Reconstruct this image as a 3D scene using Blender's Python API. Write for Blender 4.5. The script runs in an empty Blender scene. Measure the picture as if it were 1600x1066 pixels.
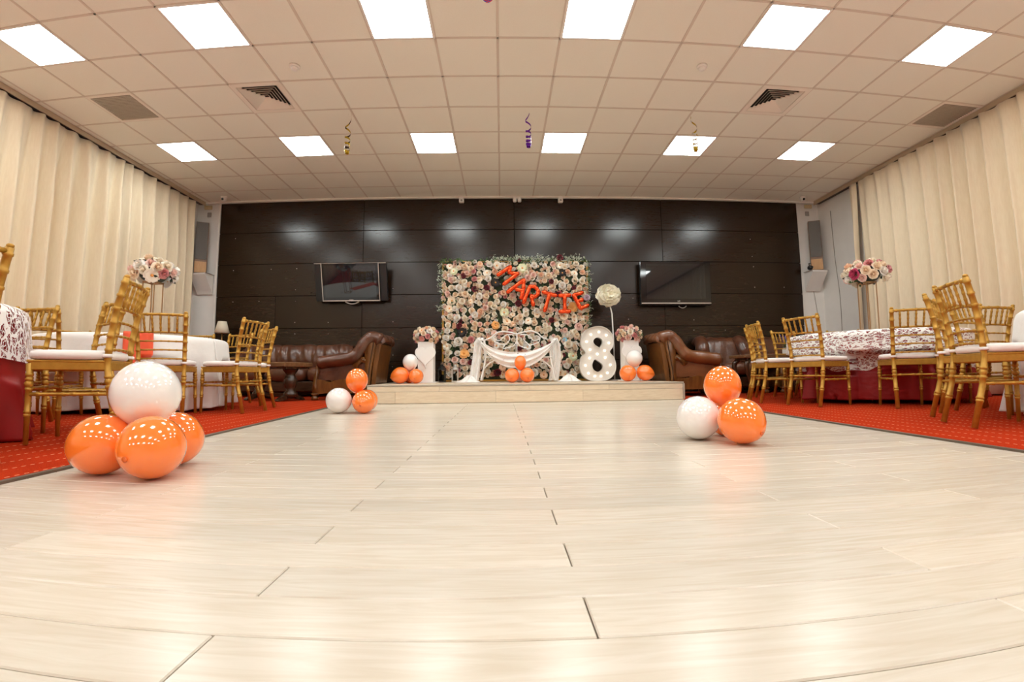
import bpy, bmesh, math, random
import numpy as np
from mathutils import Vector, Matrix
random.seed(7)
R = math.radians
PI = math.pi
scene = bpy.context.scene
col = scene.collection

# ------------------------------------------------------------------ camera
CAM_H = 0.38
YAW, PITCH, ROLL = 0.02168895, 0.06865307, -0.00912068
FPX, DA, DB = 724.459, 0.2524028, 0.0362781      # r_px = FPX*(t + DA t^3 + DB t^5)
def cam_axes():
    cy, sy, cp, sp = math.cos(YAW), math.sin(YAW), math.cos(PITCH), math.sin(PITCH)
    f = Vector((sy*cp, cy*cp, sp)); r = Vector((cy, -sy, 0)); u = r.cross(f)
    r2 = math.cos(ROLL)*r + math.sin(ROLL)*u; u2 = -math.sin(ROLL)*r + math.cos(ROLL)*u
    return r2, u2, f
CR, CU, CF = cam_axes()
cd = bpy.data.cameras.new('camera')
cam = bpy.data.objects.new('camera', cd); col.objects.link(cam)
m = Matrix.Identity(4)
for i in range(3):
    m[i][0] = CR[i]; m[i][1] = CU[i]; m[i][2] = -CF[i]
m[0][3], m[1][3], m[2][3] = 0, 0, CAM_H
cam.matrix_world = m
cd.type = 'PANO'
cd.sensor_fit = 'HORIZONTAL'; cd.sensor_width = 36; cd.sensor_height = 36*1066/1600
try:
    cd.panorama_type = 'FISHEYE_LENS_POLYNOMIAL'; cc = cd
except Exception:
    cc = cd.cycles; cc.panorama_type = 'FISHEYE_LENS_POLYNOMIAL'
cc.fisheye_fov = R(170)
cc.fisheye_polynomial_k0 = 0.0
cc.fisheye_polynomial_k1 = -0.06183129869532729
cc.fisheye_polynomial_k2 = 0.00017638868542812626
cc.fisheye_polynomial_k3 = 4.518442070522231e-05
cc.fisheye_polynomial_k4 = -1.0165252142409187e-06
cd.clip_start = 0.05; cd.clip_end = 200
scene.camera = cam

# a pixel of the 1600x1066 photograph gives a direction; the distance comes from a plane
def ray(px, py):
    dx, dy = px-800.0, 533.0-py
    rr = math.hypot(dx, dy); t = rr/FPX
    for _ in range(30):
        t -= (FPX*(t+DA*t**3+DB*t**5)-rr)/(FPX*(1+3*DA*t*t+5*DB*t**4))
    s = math.sin(t)/max(rr, 1e-9)
    return CR*(dx*s)+CU*(dy*s)+CF*math.cos(t)
ORG = Vector((0, 0, CAM_H))
def atY(px, py, Y):
    d = ray(px, py); return ORG+d*(Y/d.y)
def atZ(px, py, Z):
    d = ray(px, py); return ORG+d*((Z-CAM_H)/d.z)

# ------------------------------------------------------------------ world, exposure
w = bpy.data.worlds.new('world'); scene.world = w; w.use_nodes = True
bg = w.node_tree.nodes['Background']
bg.inputs[0].default_value = (0.80, 0.90, 1.0, 1); bg.inputs[1].default_value = 2.2
scene.view_settings.view_transform = 'Standard'
scene.view_settings.look = 'None'
scene.view_settings.gamma = 1.0
scene.view_settings.use_curve_mapping = False
scene.view_settings.exposure = 1.0
LAMP = 11.0            # emission of the ceiling panels
scene.cycles.max_bounces = 10
scene.cycles.diffuse_bounces = 8
scene.cycles.caustics_reflective = False
scene.cycles.caustics_refractive = False

# ------------------------------------------------------------------ materials
M = {}
def nt(name):
    m = bpy.data.materials.new(name); m.use_nodes = True; M[name] = m
    return m, m.node_tree, m.node_tree.nodes['Principled BSDF']
def setp(b, **k):
    al = {'spec': 'Specular IOR Level', 'rough': 'Roughness', 'metal': 'Metallic', 'coat': 'Coat Weight', 'coatr': 'Coat Roughness',
          'sheen': 'Sheen Weight', 'trans': 'Transmission Weight', 'sss': 'Subsurface Weight', 'alpha': 'Alpha', 'ior': 'IOR'}
    for a, v in k.items(): b.inputs[al[a]].default_value = v
def mat(name, c, c2=None, scale=8, stretch=(1, 1, 1), bump=0, bscale=None, detail=4, coords='Object', lo=.35, hi=.65, **k):
    """principled material; c2 mixes in through a noise of the given scale, bump adds fine relief"""
    m, t, b = nt(name)
    b.inputs['Base Color'].default_value = (*c, 1)
    k.setdefault('rough', .5)
    setp(b, **k)
    N = t.nodes; L = t.links
    if c2 or bump:
        tc = N.new('ShaderNodeTexCoord'); mp = N.new('ShaderNodeMapping'); mp.inputs['Scale'].default_value = stretch
        if coords == 'World':
            g = N.new('ShaderNodeNewGeometry'); L.new(g.outputs['Position'], mp.inputs[0])
        else:
            L.new(tc.outputs[coords], mp.inputs[0])
    if c2:
        n = N.new('ShaderNodeTexNoise'); n.inputs['Scale'].default_value = scale; n.inputs['Detail'].default_value = detail
        L.new(mp.outputs[0], n.inputs['Vector'])
        r = N.new('ShaderNodeValToRGB'); r.color_ramp.elements[0].color = (*c, 1); r.color_ramp.elements[1].color = (*c2, 1)
        r.color_ramp.elements[0].position = lo; r.color_ramp.elements[1].position = hi
        L.new(n.outputs['Fac'], r.inputs[0]); L.new(r.outputs[0], b.inputs['Base Color'])
    if bump:
        n = N.new('ShaderNodeTexNoise'); n.inputs['Scale'].default_value = bscale or scale; n.inputs['Detail'].default_value = detail
        L.new(mp.outputs[0], n.inputs['Vector'])
        bn = N.new('ShaderNodeBump'); bn.inputs['Strength'].default_value = bump; bn.inputs['Distance'].default_value = .02
        L.new(n.outputs['Fac'], bn.inputs['Height']); L.new(bn.outputs[0], b.inputs['Normal'])
    return m
def emis(name, c, s):
    m, t, b = nt(name)
    b.inputs['Base Color'].default_value = (*c, 1)
    b.inputs['Emission Color'].default_value = (*c, 1); b.inputs['Emission Strength'].default_value = s
    return m
def wood_random(name, c, c2, sc, stretch, rough, spec=.5, rnd=.12, bump=.03):
    """wood whose grain and tone shift from piece to piece"""
    m, t, b = nt(name); N = t.nodes; L = t.links
    setp(b, rough=rough, spec=spec)
    g = N.new('ShaderNodeNewGeometry'); oi = N.new('ShaderNodeObjectInfo')
    sc1 = N.new('ShaderNodeVectorMath'); sc1.operation = 'SCALE'; sc1.inputs['Scale'].default_value = 37.0
    cb = N.new('ShaderNodeCombineXYZ')
    for i in range(3): L.new(oi.outputs['Random'], cb.inputs[i])
    L.new(cb.outputs[0], sc1.inputs[0])
    ad = N.new('ShaderNodeVectorMath'); ad.operation = 'ADD'
    L.new(g.outputs['Position'], ad.inputs[0]); L.new(sc1.outputs[0], ad.inputs[1])
    mp = N.new('ShaderNodeMapping'); mp.inputs['Scale'].default_value = stretch
    L.new(ad.outputs[0], mp.inputs[0])
    n = N.new('ShaderNodeTexNoise'); n.inputs['Scale'].default_value = sc; n.inputs['Detail'].default_value = 6; n.inputs['Distortion'].default_value = 1.2
    L.new(mp.outputs[0], n.inputs['Vector'])
    r = N.new('ShaderNodeValToRGB'); r.color_ramp.elements[0].color = (*c, 1); r.color_ramp.elements[1].color = (*c2, 1)
    r.color_ramp.elements[0].position = .36; r.color_ramp.elements[1].position = .66
    L.new(n.outputs['Fac'], r.inputs[0])
    hs = N.new('ShaderNodeHueSaturation')
    mr = N.new('ShaderNodeMapRange'); mr.inputs['To Min'].default_value = 1-rnd; mr.inputs['To Max'].default_value = 1+rnd*.5
    L.new(oi.outputs['Random'], mr.inputs[0]); L.new(mr.outputs[0], hs.inputs['Value'])
    L.new(r.outputs[0], hs.inputs['Color']); L.new(hs.outputs[0], b.inputs['Base Color'])
    if bump:
        bn = N.new('ShaderNodeBump'); bn.inputs['Strength'].default_value = bump; bn.inputs['Distance'].default_value = .01
        L.new(n.outputs['Fac'], bn.inputs['Height']); L.new(bn.outputs[0], b.inputs['Normal'])
    return m
def lace(name, c, scale, fill, uvs=(1, 1, 1), flower=.5):
    """net of threads with denser flower patches; open between them"""
    m, t, b = nt(name); N = t.nodes; L = t.links
    b.inputs['Base Color'].default_value = (*c, 1); setp(b, rough=.8, sheen=.2)
    tc = N.new('ShaderNodeTexCoord'); mp = N.new('ShaderNodeMapping'); mp.inputs['Scale'].default_value = uvs
    L.new(tc.outputs['UV'], mp.inputs[0])
    wn = N.new('ShaderNodeTexNoise'); wn.inputs['Scale'].default_value = scale*.6
    L.new(mp.outputs[0], wn.inputs['Vector'])
    ad = N.new('ShaderNodeMixRGB'); ad.inputs[0].default_value = .06
    L.new(mp.outputs[0], ad.inputs[1]); L.new(wn.outputs['Color'], ad.inputs[2])
    v = N.new('ShaderNodeTexVoronoi'); v.feature = 'DISTANCE_TO_EDGE'; v.inputs['Scale'].default_value = scale
    L.new(ad.outputs[0], v.inputs['Vector'])
    n = N.new('ShaderNodeTexNoise'); n.inputs['Scale'].default_value = scale*.45; n.inputs['Detail'].default_value = 3
    L.new(mp.outputs[0], n.inputs['Vector'])
    th = N.new('ShaderNodeMapRange'); th.inputs['From Min'].default_value = .35; th.inputs['From Max'].default_value = .7
    th.inputs['To Min'].default_value = fill*.4; th.inputs['To Max'].default_value = fill*(1+flower)
    L.new(n.outputs['Fac'], th.inputs[0])
    lt = N.new('ShaderNodeMath'); lt.operation = 'LESS_THAN'
    L.new(v.outputs['Distance'], lt.inputs[0]); L.new(th.outputs[0], lt.inputs[1])
    v2 = N.new('ShaderNodeTexVoronoi'); v2.feature = 'DISTANCE_TO_EDGE'; v2.inputs['Scale'].default_value = scale*3
    L.new(ad.outputs[0], v2.inputs['Vector'])
    l2 = N.new('ShaderNodeMath'); l2.operation = 'LESS_THAN'; l2.inputs[1].default_value = .06
    L.new(v2.outputs['Distance'], l2.inputs[0])
    mx = N.new('ShaderNodeMath'); mx.operation = 'MAXIMUM'
    L.new(lt.outputs[0], mx.inputs[0]); L.new(l2.outputs[0], mx.inputs[1])
    L.new(mx.outputs[0], b.inputs['Alpha'])
    return m

wood_random('plank', (.64, .585, .50), (.58, .51, .41), 5, (.9, 9, 9), .24, .5, .08, .015)
wood_random('stage_wood', (.78, .66, .50), (.70, .57, .41), 5, (.9, 9, 9), .35, .4, .08, .02)
wood_random('panel', (.013, .0062, .0028), (.024, .0115, .0052), 4, (1.2, 14, 14), .22, .45, .15, 0)
mat('slab', (.20, .15, .10), rough=.6)
mat('ceiling_tile', (.88, .87, .79), (.86, .845, .765), scale=120, rough=.9, spec=.1, bump=.08, bscale=160, coords='World')
mat('ceiling_grid', (.70, .63, .55), rough=.6)
mat('ceiling_back', (.74, .67, .58), rough=.9)
mat('white_wall', (.80, .78, .75), (.76, .74, .71), scale=3, rough=.75, coords='World')
mat('white_trim', (.82, .79, .74), rough=.5)
mat('rail', (.50, .40, .28), rough=.5)
mat('rail_dark', (.06, .045, .035), rough=.6)
mat('curtain', (.79, .67, .49), (.76, .635, .455), scale=60, stretch=(1, 1, .15), rough=.75, sheen=.3, bump=.05, bscale=300, coords='World')
mat('strip_metal', (.16, .13, .10), rough=.4, metal=.6)
mat('white_plastic', (.82, .80, .77), rough=.35)
mat('grey_plastic', (.30, .28, .26), rough=.5)
mat('black_plastic', (.012, .012, .013), rough=.35)
mat('black_gloss', (.006, .007, .009), rough=.06, spec=.6)
mat('screen', (.006, .010, .014), rough=.03, spec=.8)
mat('silver', (.62, .60, .57), rough=.3, metal=.8)
mat('duct_dark', (.02, .018, .016), rough=.8)
mat('vent_paint', (.85, .79, .71), rough=.5)
mat('grille', (.42, .37, .30), rough=.5)
mat('speaker_cloth', (.13, .12, .11), (.16, .15, .14), scale=200, rough=.9)
mat('speaker_wood', (.55, .30, .12), (.48, .25, .09), scale=10, stretch=(6, 6, 1), rough=.4)
mat('beige_plastic', (.62, .50, .30), rough=.5)
emis('lamp_panel', (.925, 1.0, .985), LAMP)
emis('bulb', (1.0, .87, .66), 1.1)
mat('gold', (.50, .275, .040), (.43, .225, .028), scale=30, rough=.40, metal=.40, spec=.5)
mat('cushion', (.84, .81, .78), (.80, .77, .74), scale=6, rough=.8, sheen=.2, bump=.15, bscale=14)
mat('white_cloth', (.84, .82, .80), (.80, .78, .76), scale=5, rough=.75, sheen=.2, bump=.25, bscale=9)
mat('red_cloth', (.34, .003, .004), (.27, .002, .003), scale=5, rough=.55)
mat('runner', (.85, .09, .02), rough=.5, sheen=.2)
lace('lace_big', (.86, .83, .81), 21, .125, (1.15, .7, 1))
lace('lace_fine', (.86, .83, .81), 29, .13, (.5, 1.3, 1))
lace('lace_swag', (.87, .85, .83), 22, .55, (1, 1, 1), .8)
def carpet():
    m, t, b = nt('carpet'); N = t.nodes; L = t.links
    setp(b, rough=.95, spec=.05)
    g = N.new('ShaderNodeNewGeometry'); s = N.new('ShaderNodeSeparateXYZ'); L.new(g.outputs['Position'], s.inputs[0])
    def stripe(o, period, width):
        a = N.new('ShaderNodeMath'); a.operation = 'DIVIDE'; a.inputs[1].default_value = period; L.new(o, a.inputs[0])
        f = N.new('ShaderNodeMath'); f.operation = 'FRACT'; L.new(a.outputs[0], f.inputs[0])
        l = N.new('ShaderNodeMath'); l.operation = 'LESS_THAN'; l.inputs[1].default_value = width; L.new(f.outputs[0], l.inputs[0])
        return l.outputs[0]
    mu = N.new('ShaderNodeMath'); mu.operation = 'MULTIPLY'
    L.new(stripe(s.outputs[0], .150, .040), mu.inputs[0]); L.new(stripe(s.outputs[1], .040, .5), mu.inputs[1])
    n = N.new('ShaderNodeTexNoise'); n.inputs['Scale'].default_value = 260; L.new(g.outputs['Position'], n.inputs['Vector'])
    r = N.new('ShaderNodeValToRGB'); r.color_ramp.elements[0].color = (.33, .021, .004, 1); r.color_ramp.elements[1].color = (.47, .036, .006, 1)
    r.color_ramp.elements[0].position = .35; r.color_ramp.elements[1].position = .65
    L.new(n.outputs['Fac'], r.inputs[0])
    mx = N.new('ShaderNodeMixRGB'); mx.inputs[2].default_value = (.80, .42, .22, 1)
    L.new(mu.outputs[0], mx.inputs[0]); L.new(r.outputs[0], mx.inputs[1]); L.new(mx.outputs[0], b.inputs['Base Color'])
    bn = N.new('ShaderNodeBump'); bn.inputs['Strength'].default_value = .4; bn.inputs['Distance'].default_value = .01
    L.new(n.outputs['Fac'], bn.inputs['Height']); L.new(bn.outputs[0], b.inputs['Normal'])
carpet()
mat('orange_balloon', (.97, .22, .030), rough=.10, spec=.5, coat=1.0, coatr=.02)
mat('white_balloon', (.84, .82, .81), rough=.10, spec=.5, coat=1.0, coatr=.02)
mat('orange_knot', (.75, .13, .01), rough=.3)
mat('foil', (.90, .09, .02), rough=.16, metal=.75, spec=.6)
mat('leather', (.125, .042, .018), (.075, .024, .011), scale=5, rough=.30, spec=.6, bump=.5, bscale=9, coat=.2, coatr=.2)
mat('leather_tan', (.22, .080, .028), (.14, .048, .017), scale=4, rough=.30, spec=.6, bump=.4, bscale=8, coat=.2, coatr=.2)
mat('carved_wood', (.19, .075, .016), (.11, .04, .009), scale=5, stretch=(4, 4, 1), rough=.28, spec=.5, coat=.3, coatr=.15)
mat('dark_wood', (.035, .016, .008), (.06, .028, .013), scale=5, stretch=(1, 6, 6), rough=.25, spec=.5, coat=.3)
mat('mid_wood', (.22, .11, .045), (.15, .07, .03), scale=5, stretch=(1, 6, 6), rough=.3, spec=.5)
mat('iron_white', (.84, .83, .81), rough=.35)
mat('pedestal_white', (.84, .82, .80), rough=.55)
mat('marquee_white', (.70, .68, .65), rough=.5)
mat('paper_flower', (.86, .83, .68), (.88, .85, .74), scale=6, rough=.8)
mat('lantern_metal', (.03, .03, .028), rough=.4, metal=.5)
mat('lantern_silver', (.60, .58, .54), rough=.35, metal=.7)
mat('candle', (.80, .74, .60), rough=.5)
mat('glass', (.9, .92, .92), rough=.02, trans=1.0, ior=1.05)
mat('shade', (.74, .66, .52), rough=.8)
mat('brass', (.45, .27, .10), rough=.3, metal=.8)
mat('rose_gold', (.52, .33, .18), rough=.3, metal=.8)
mat('backing', (.020, .028, .014), (.035, .05, .02), scale=20, rough=.9)
mat('gold_frame', (.55, .30, .05), rough=.4, metal=.4)
mat('leaf', (.06, .12, .035), (.10, .17, .06), scale=12, rough=.6)
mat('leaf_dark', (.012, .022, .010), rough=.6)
mat('sprig', (.42, .50, .38), (.62, .66, .56), scale=30, rough=.8)
FL = {'cream': ((.88, .76, .60), (.84, .68, .50)), 'peach': ((.87, .62, .44), (.83, .54, .37)), 'blush': ((.86, .66, .58), (.82, .56, .49)),
      'ivory': ((.87, .82, .72), (.84, .76, .62)), 'white': ((.87, .85, .82), (.84, .80, .74)), 'rose': ((.72, .34, .32), (.62, .24, .25)),
      'burgundy': ((.20, .014, .03), (.12, .008, .02)), 'apricot': ((.88, .47, .16), (.82, .38, .10)), 'lime': ((.72, .75, .48), (.80, .80, .62)),
      'black': ((.012, .010, .010), (.03, .02, .018)), 'lilac': ((.66, .50, .60), (.72, .56, .66)), 'blue': ((.16, .48, .68), (.3, .6, .75)),
      'magenta': ((.60, .06, .16), (.5, .04, .12))}
def petal_mat(k_, a_, b_):
    """petals deepen in colour towards the heart of the bloom"""
    m, t, b = nt('petal_'+k_); setp(b, rough=.75, sheen=.1)
    u = t.nodes.new('ShaderNodeTexCoord'); sx = t.nodes.new('ShaderNodeSeparateXYZ'); r = t.nodes.new('ShaderNodeValToRGB')
    t.links.new(u.outputs['UV'], sx.inputs[0]); t.links.new(sx.outputs[0], r.inputs[0]); t.links.new(r.outputs[0], b.inputs['Base Color'])
    e = r.color_ramp.elements; e[0].color = (*[v*q for v, q in zip(b_, (.95, .86, .78))], 1); e[0].position = .05; e[1].color = (*a_, 1); e[1].position = .9
    n = e.new(.45); n.color = (*b_, 1)
for k_, (a_, b_) in FL.items(): petal_mat(k_, a_, b_)
mat('ribbon_gold', (.55, .38, .03), rough=.2, metal=.9)
mat('ribbon_purple', (.16, .03, .42), rough=.2, metal=.8)
mat('ribbon_black', (.05, .035, .02), rough=.25, metal=.6)
mat('ball_red', (.65, .04, .06), rough=.25); mat('ball_blue', (.08, .10, .45), rough=.25)
mat('lavender', (.30, .22, .55), rough=.8)
mat('cable', (.35, .32, .28), rough=.6)
mat('sky_pane', (.85, .92, 1.0), rough=.05, trans=1.0, ior=1.02)

# ------------------------------------------------------------------ mesh builder
def weld(V, F):
    """one vertex at each pole instead of a ring of coincident ones"""
    seen = {}; idx = []; W = []
    for v in V:
        k = (round(v[0], 6), round(v[1], 6), round(v[2], 6))
        if k not in seen: seen[k] = len(W); W.append(v)
        idx.append(seen[k])
    G = []
    for f in F:
        g = []
        for i in f:
            if idx[i] not in g: g.append(idx[i])
        if len(g) > 2: G.append(tuple(g))
    return W, G
class MB:
    def __init__(s): s.v = []; s.f = []; s.m = []; s.s = []; s.uv = {}
    def add(s, V, F, mi=0, smooth=True, uv=None):
        o = len(s.v); s.v += [tuple(x) for x in V]
        for k, f in enumerate(F):
            s.f.append([i+o for i in f]); s.m.append(mi); s.s.append(smooth)
        if uv:
            for i, t in enumerate(uv): s.uv[o+i] = t
        return s
    def box(s, c, d, mi=0, rz=0, b=0, mtx=None):
        x, y, z = d[0]/2, d[1]/2, d[2]/2
        if b <= 0:
            V = [(sx*x, sy*y, sz*z) for sx in (-1, 1) for sy in (-1, 1) for sz in (-1, 1)]
            F = [(0, 1, 3, 2), (4, 6, 7, 5), (0, 4, 5, 1), (2, 3, 7, 6), (0, 2, 6, 4), (1, 5, 7, 3)]
        else:
            b = min(b, x*.9, y*.9, z*.9); V = []; idx = {}
            for sx in (-1, 1):
                for sy in (-1, 1):
                    for sz in (-1, 1):
                        for a in range(3):
                            p = [sx*(x-b), sy*(y-b), sz*(z-b)]; p[a] = (sx*x, sy*y, sz*z)[a]
                            idx[(sx, sy, sz, a)] = len(V); V.append(tuple(p))
            F = []
            S = (-1, 1)
            for sg in S:
                F.append([idx[(sg, a_, b_, 0)] for a_, b_ in ((-1, -1), (1, -1), (1, 1), (-1, 1))][::sg])
                F.append([idx[(a_, sg, b_, 1)] for a_, b_ in ((-1, -1), (1, -1), (1, 1), (-1, 1))][::-sg])
                F.append([idx[(a_, b_, sg, 2)] for a_, b_ in ((-1, -1), (1, -1), (1, 1), (-1, 1))][::sg])
            for a_ in S:
                for b_ in S:
                    F.append([idx[(-1, a_, b_, 1)], idx[(1, a_, b_, 1)], idx[(1, a_, b_, 2)], idx[(-1, a_, b_, 2)]])
                    F.append([idx[(a_, -1, b_, 0)], idx[(a_, 1, b_, 0)], idx[(a_, 1, b_, 2)], idx[(a_, -1, b_, 2)]])
                    F.append([idx[(a_, b_, -1, 0)], idx[(a_, b_, 1, 0)], idx[(a_, b_, 1, 1)], idx[(a_, b_, -1, 1)]])
                    for c_ in S: F.append([idx[(a_, b_, c_, 0)], idx[(a_, b_, c_, 1)], idx[(a_, b_, c_, 2)]])
        T = Matrix.Translation(Vector(c)) @ (mtx.to_4x4() if mtx else Matrix.Rotation(rz, 4, 'Z'))
        s.add([T @ Vector(p) for p in V], F, mi, False); return s
    def tube(s, P, r, n=8, mi=0, closed=False, cap=True, flat=None, up=None):
        """tube through points P; r number or list; flat scales the section's second axis"""
        P = [Vector(p) for p in P]; k = len(P)
        rr = r if isinstance(r, (list, tuple)) else [r]*k
        V = []; prev = None
        for i in range(k):
            if closed: t = P[(i+1) % k]-P[i-1]
            else: t = P[min(i+1, k-1)]-P[max(i-1, 0)]
            if t.length < 1e-9: t = Vector((0, 0, 1))
            t.normalize()
            if up is not None: a = Vector(up)-t*t.dot(Vector(up))
            elif prev is None:
                a = Vector((0, 0, 1)) if abs(t.z) < .9 else Vector((1, 0, 0)); a = a-t*t.dot(a)
            else: a = prev-t*t.dot(prev)
            if a.length < 1e-6: a = t.orthogonal()
            a.normalize(); prev = a; b = t.cross(a)
            for j in range(n):
                an = 2*PI*j/n
                q = P[i]+a*(rr[i]*math.cos(an))+b*(rr[i]*math.sin(an)*(flat if flat else 1))
                V.append(q)
        F = []
        for i in range(k if closed else k-1):
            for j in range(n):
                a0 = i*n+j; a1 = i*n+(j+1) % n; b0 = ((i+1) % k)*n+j; b1 = ((i+1) % k)*n+(j+1) % n
                F.append((a0, a1, b1, b0))
        if cap and not closed:
            F.append(tuple(range(n-1, -1, -1))); F.append(tuple((k-1)*n+j for j in range(n)))
        s.add(V, F, mi); return s
    def lathe(s, prof, n=20, mi=0, c=(0, 0, 0), mtx=None):
        V = []; F = []
        for (r, z) in prof:
            for j in range(n):
                a = 2*PI*j/n; V.append(Vector((r*math.cos(a), r*math.sin(a), z)))
        for i in range(len(prof)-1):
            for j in range(n):
                F.append((i*n+j, i*n+(j+1) % n, (i+1)*n+(j+1) % n, (i+1)*n+j))
        if prof[0][0] > 1e-6: F.append(tuple(range(n-1, -1, -1)))
        if prof[-1][0] > 1e-6: F.append(tuple((len(prof)-1)*n+j for j in range(n)))
        V, F = weld(V, F)
        T = Matrix.Translation(Vector(c)) @ (mtx.to_4x4() if mtx else Matrix.Identity(4))
        s.add([T @ v for v in V], F, mi); return s
    def ball(s, c, r, n=12, m=8, mi=0, e=1.0, mtx=None):
        """ellipsoid; e<1 squares it into a pillow"""
        rx, ry, rz = r if isinstance(r, (tuple, list)) else (r, r, r)
        def pw(x): return math.copysign(abs(x)**e, x)
        V = []; F = []
        T = Matrix.Translation(Vector(c)) @ (mtx.to_4x4() if mtx else Matrix.Identity(4))
        for i in range(m+1):
            ph = -PI/2+PI*i/m
            for j in range(n):
                th = 2*PI*j/n
                V.append(T @ Vector((rx*pw(math.cos(ph))*pw(math.cos(th)), ry*pw(math.cos(ph))*pw(math.sin(th)), rz*pw(math.sin(ph)))))
        for i in range(m):
            for j in range(n):
                F.append((i*n+j, i*n+(j+1) % n, (i+1)*n+(j+1) % n, (i+1)*n+j))
        V, F = weld(V, F)
        s.add(V, F, mi); return s
    def prism(s, poly, a0, a1, axis='y', mi=0, smooth=False):
        """polygon in the plane normal to axis, extruded from a0 to a1; axis y: (x,z), z: (x,y), x: (y,z)"""
        n = len(poly)
        def pt(p, a): return {'y': (p[0], a, p[1]), 'z': (p[0], p[1], a), 'x': (a, p[0], p[1])}[axis]
        V = [pt(p, a0) for p in poly]+[pt(p, a1) for p in poly]
        F = [tuple(range(n)), tuple(range(2*n-1, n-1, -1))]+[(i, i+n, (i+1) % n+n, (i+1) % n) for i in range(n)]
        s.add(V, F, mi, smooth); return s
    def grid(s, fn, nu, nv, mi=0, uvf=None, closed=False):
        V = []; uv = []
        for i in range(nu+1):
            for j in range(nv+1):
                V.append(fn(i/nu, j/nv)); uv.append(uvf(i/nu, j/nv) if uvf else (i/nu, j/nv))
        F = [(i*(nv+1)+j, (i+1)*(nv+1)+j, (i+1)*(nv+1)+j+1, i*(nv+1)+j+1) for i in range(nu) for j in range(nv)]
        s.add(V, F, mi, True, uv); return s
    def build(s, name, mats, parent=None, fix=True):
        me = bpy.data.meshes.new(name); me.from_pydata(s.v, [], s.f); me.update()
        for x in (mats if isinstance(mats, (list, tuple)) else [mats]): me.materials.append(M[x] if isinstance(x, str) else x)
        me.polygons.foreach_set('material_index', s.m); me.polygons.foreach_set('use_smooth', s.s)
        if s.uv:
            ul = me.uv_layers.new(name='UVMap')
            vi = np.zeros(len(me.loops), dtype=np.int32); me.loops.foreach_get('vertex_index', vi)
            arr = np.array([s.uv.get(i, (0, 0)) for i in range(len(s.v))], dtype=np.float32)
            ul.data.foreach_set('uv', arr[vi].ravel())
        if fix:
            b = bmesh.new(); b.from_mesh(me); bmesh.ops.recalc_face_normals(b, faces=b.faces); b.to_mesh(me); b.free()
        me.validate()
        o = bpy.data.objects.new(name, me); col.objects.link(o)
        if parent: o.parent = parent
        return o
def tag(o, label, cat, group=None, kind=None):
    if label: o['label'] = label
    if cat: o['category'] = cat
    if group: o['group'] = group
    if kind: o['kind'] = kind
    return o
def struct(o): o['kind'] = 'structure'; return o
def thing(name, loc, label, cat, rz=0, group=None):
    o = bpy.data.objects.new(name, None); col.objects.link(o); o.empty_display_size = .1
    o.location = loc; o.rotation_euler = (0, 0, rz)
    return tag(o, label, cat, group)
def inst(src, parent, loc=(0, 0, 0), rot=(0, 0, 0), sc=(1, 1, 1), name=None):
    o = bpy.data.objects.new(name or src.name.split('.')[0], src.data if hasattr(src, 'data') else src); col.objects.link(o)
    o.parent = parent; o.location = loc; o.rotation_euler = rot; o.scale = sc
    return o
def copy_tree(o, parent=None):
    c = o.copy(); col.objects.link(c); c.parent = parent
    for ch in [x for x in o.children]: copy_tree(ch, c)
    return c
def curve_mesh(splines, extrude, bevel, name):
    """filled flat outlines (holes by even-odd) in XZ, thickness along Y"""
    cu = bpy.data.curves.new(name, 'CURVE'); cu.dimensions = '2D'; cu.fill_mode = 'BOTH'; cu.extrude = extrude; cu.bevel_depth = bevel; cu.bevel_resolution = 1
    for P in splines:
        sp = cu.splines.new('POLY'); sp.points.add(len(P)-1); sp.use_cyclic_u = True
        for q, (x, z) in zip(sp.points, P): q.co = (x, z, 0, 1)
    o = bpy.data.objects.new(name, cu); col.objects.link(o)
    dg = bpy.context.evaluated_depsgraph_get(); me = bpy.data.meshes.new_from_object(o.evaluated_get(dg))
    bpy.data.objects.remove(o); bpy.data.curves.remove(cu)
    me.transform(Matrix.Rotation(PI/2, 4, 'X'))
    return me
def mesh_obj(me, name, mats, parent=None):
    me.materials.clear()
    for x in mats: me.materials.append(M[x])
    o = bpy.data.objects.new(name, me); col.objects.link(o)
    if parent: o.parent = parent
    return o
# ------------------------------------------------------------------ the room shell
CEIL = 3.573; YB = 8.2; XL, XR = -5.72, 6.12; YF = -6.0
GX, GY, TS = -0.0226, 4.0631, 0.6          # ceiling grid origin and module
FY0, PW, PL = 0.660, 0.12737, 1.2205         # first plank joint, plank width and length
# floor: planks on a slab
floor = struct(MB().box(((XL+XR)/2, (YF+YB)/2, -.06), (XR-XL+.4, YB-YF+.6, .08)).build('floor', 'slab'))
pm = MB().box((0, 0, 0), (PL-.0026, PW-.0026, .02), b=.0022).build('floor_plank', 'plank', floor)
first = True
X0, X1 = -2.15, 2.62
for k in range(-11, 44):
    y = FY0+(k+.5)*PW
    x = (-.424 if k % 2 else .134)-PL*3
    while x < X1:
        a, b = max(x, X0), min(x+PL, X1)
        if b-a > .05:
            if b-a > PL-.01:
                o = pm if first else inst(pm, floor)
                first = False
                o.location = ((a+b)/2, y, -.010)
            else:
                o = MB().box((0, 0, 0), (b-a-.0026, PW-.0026, .02), b=.0022).build('floor_plank', 'plank', floor); o.location = ((a+b)/2, y, -.010)
        x += PL
rear = MB().box(((X0+X1)/2, (YF+FY0-11*PW)/2, -.010), (X1-X0, FY0-11*PW-YF-.002, .02)).build('rear_planks', 'plank', floor)
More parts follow.
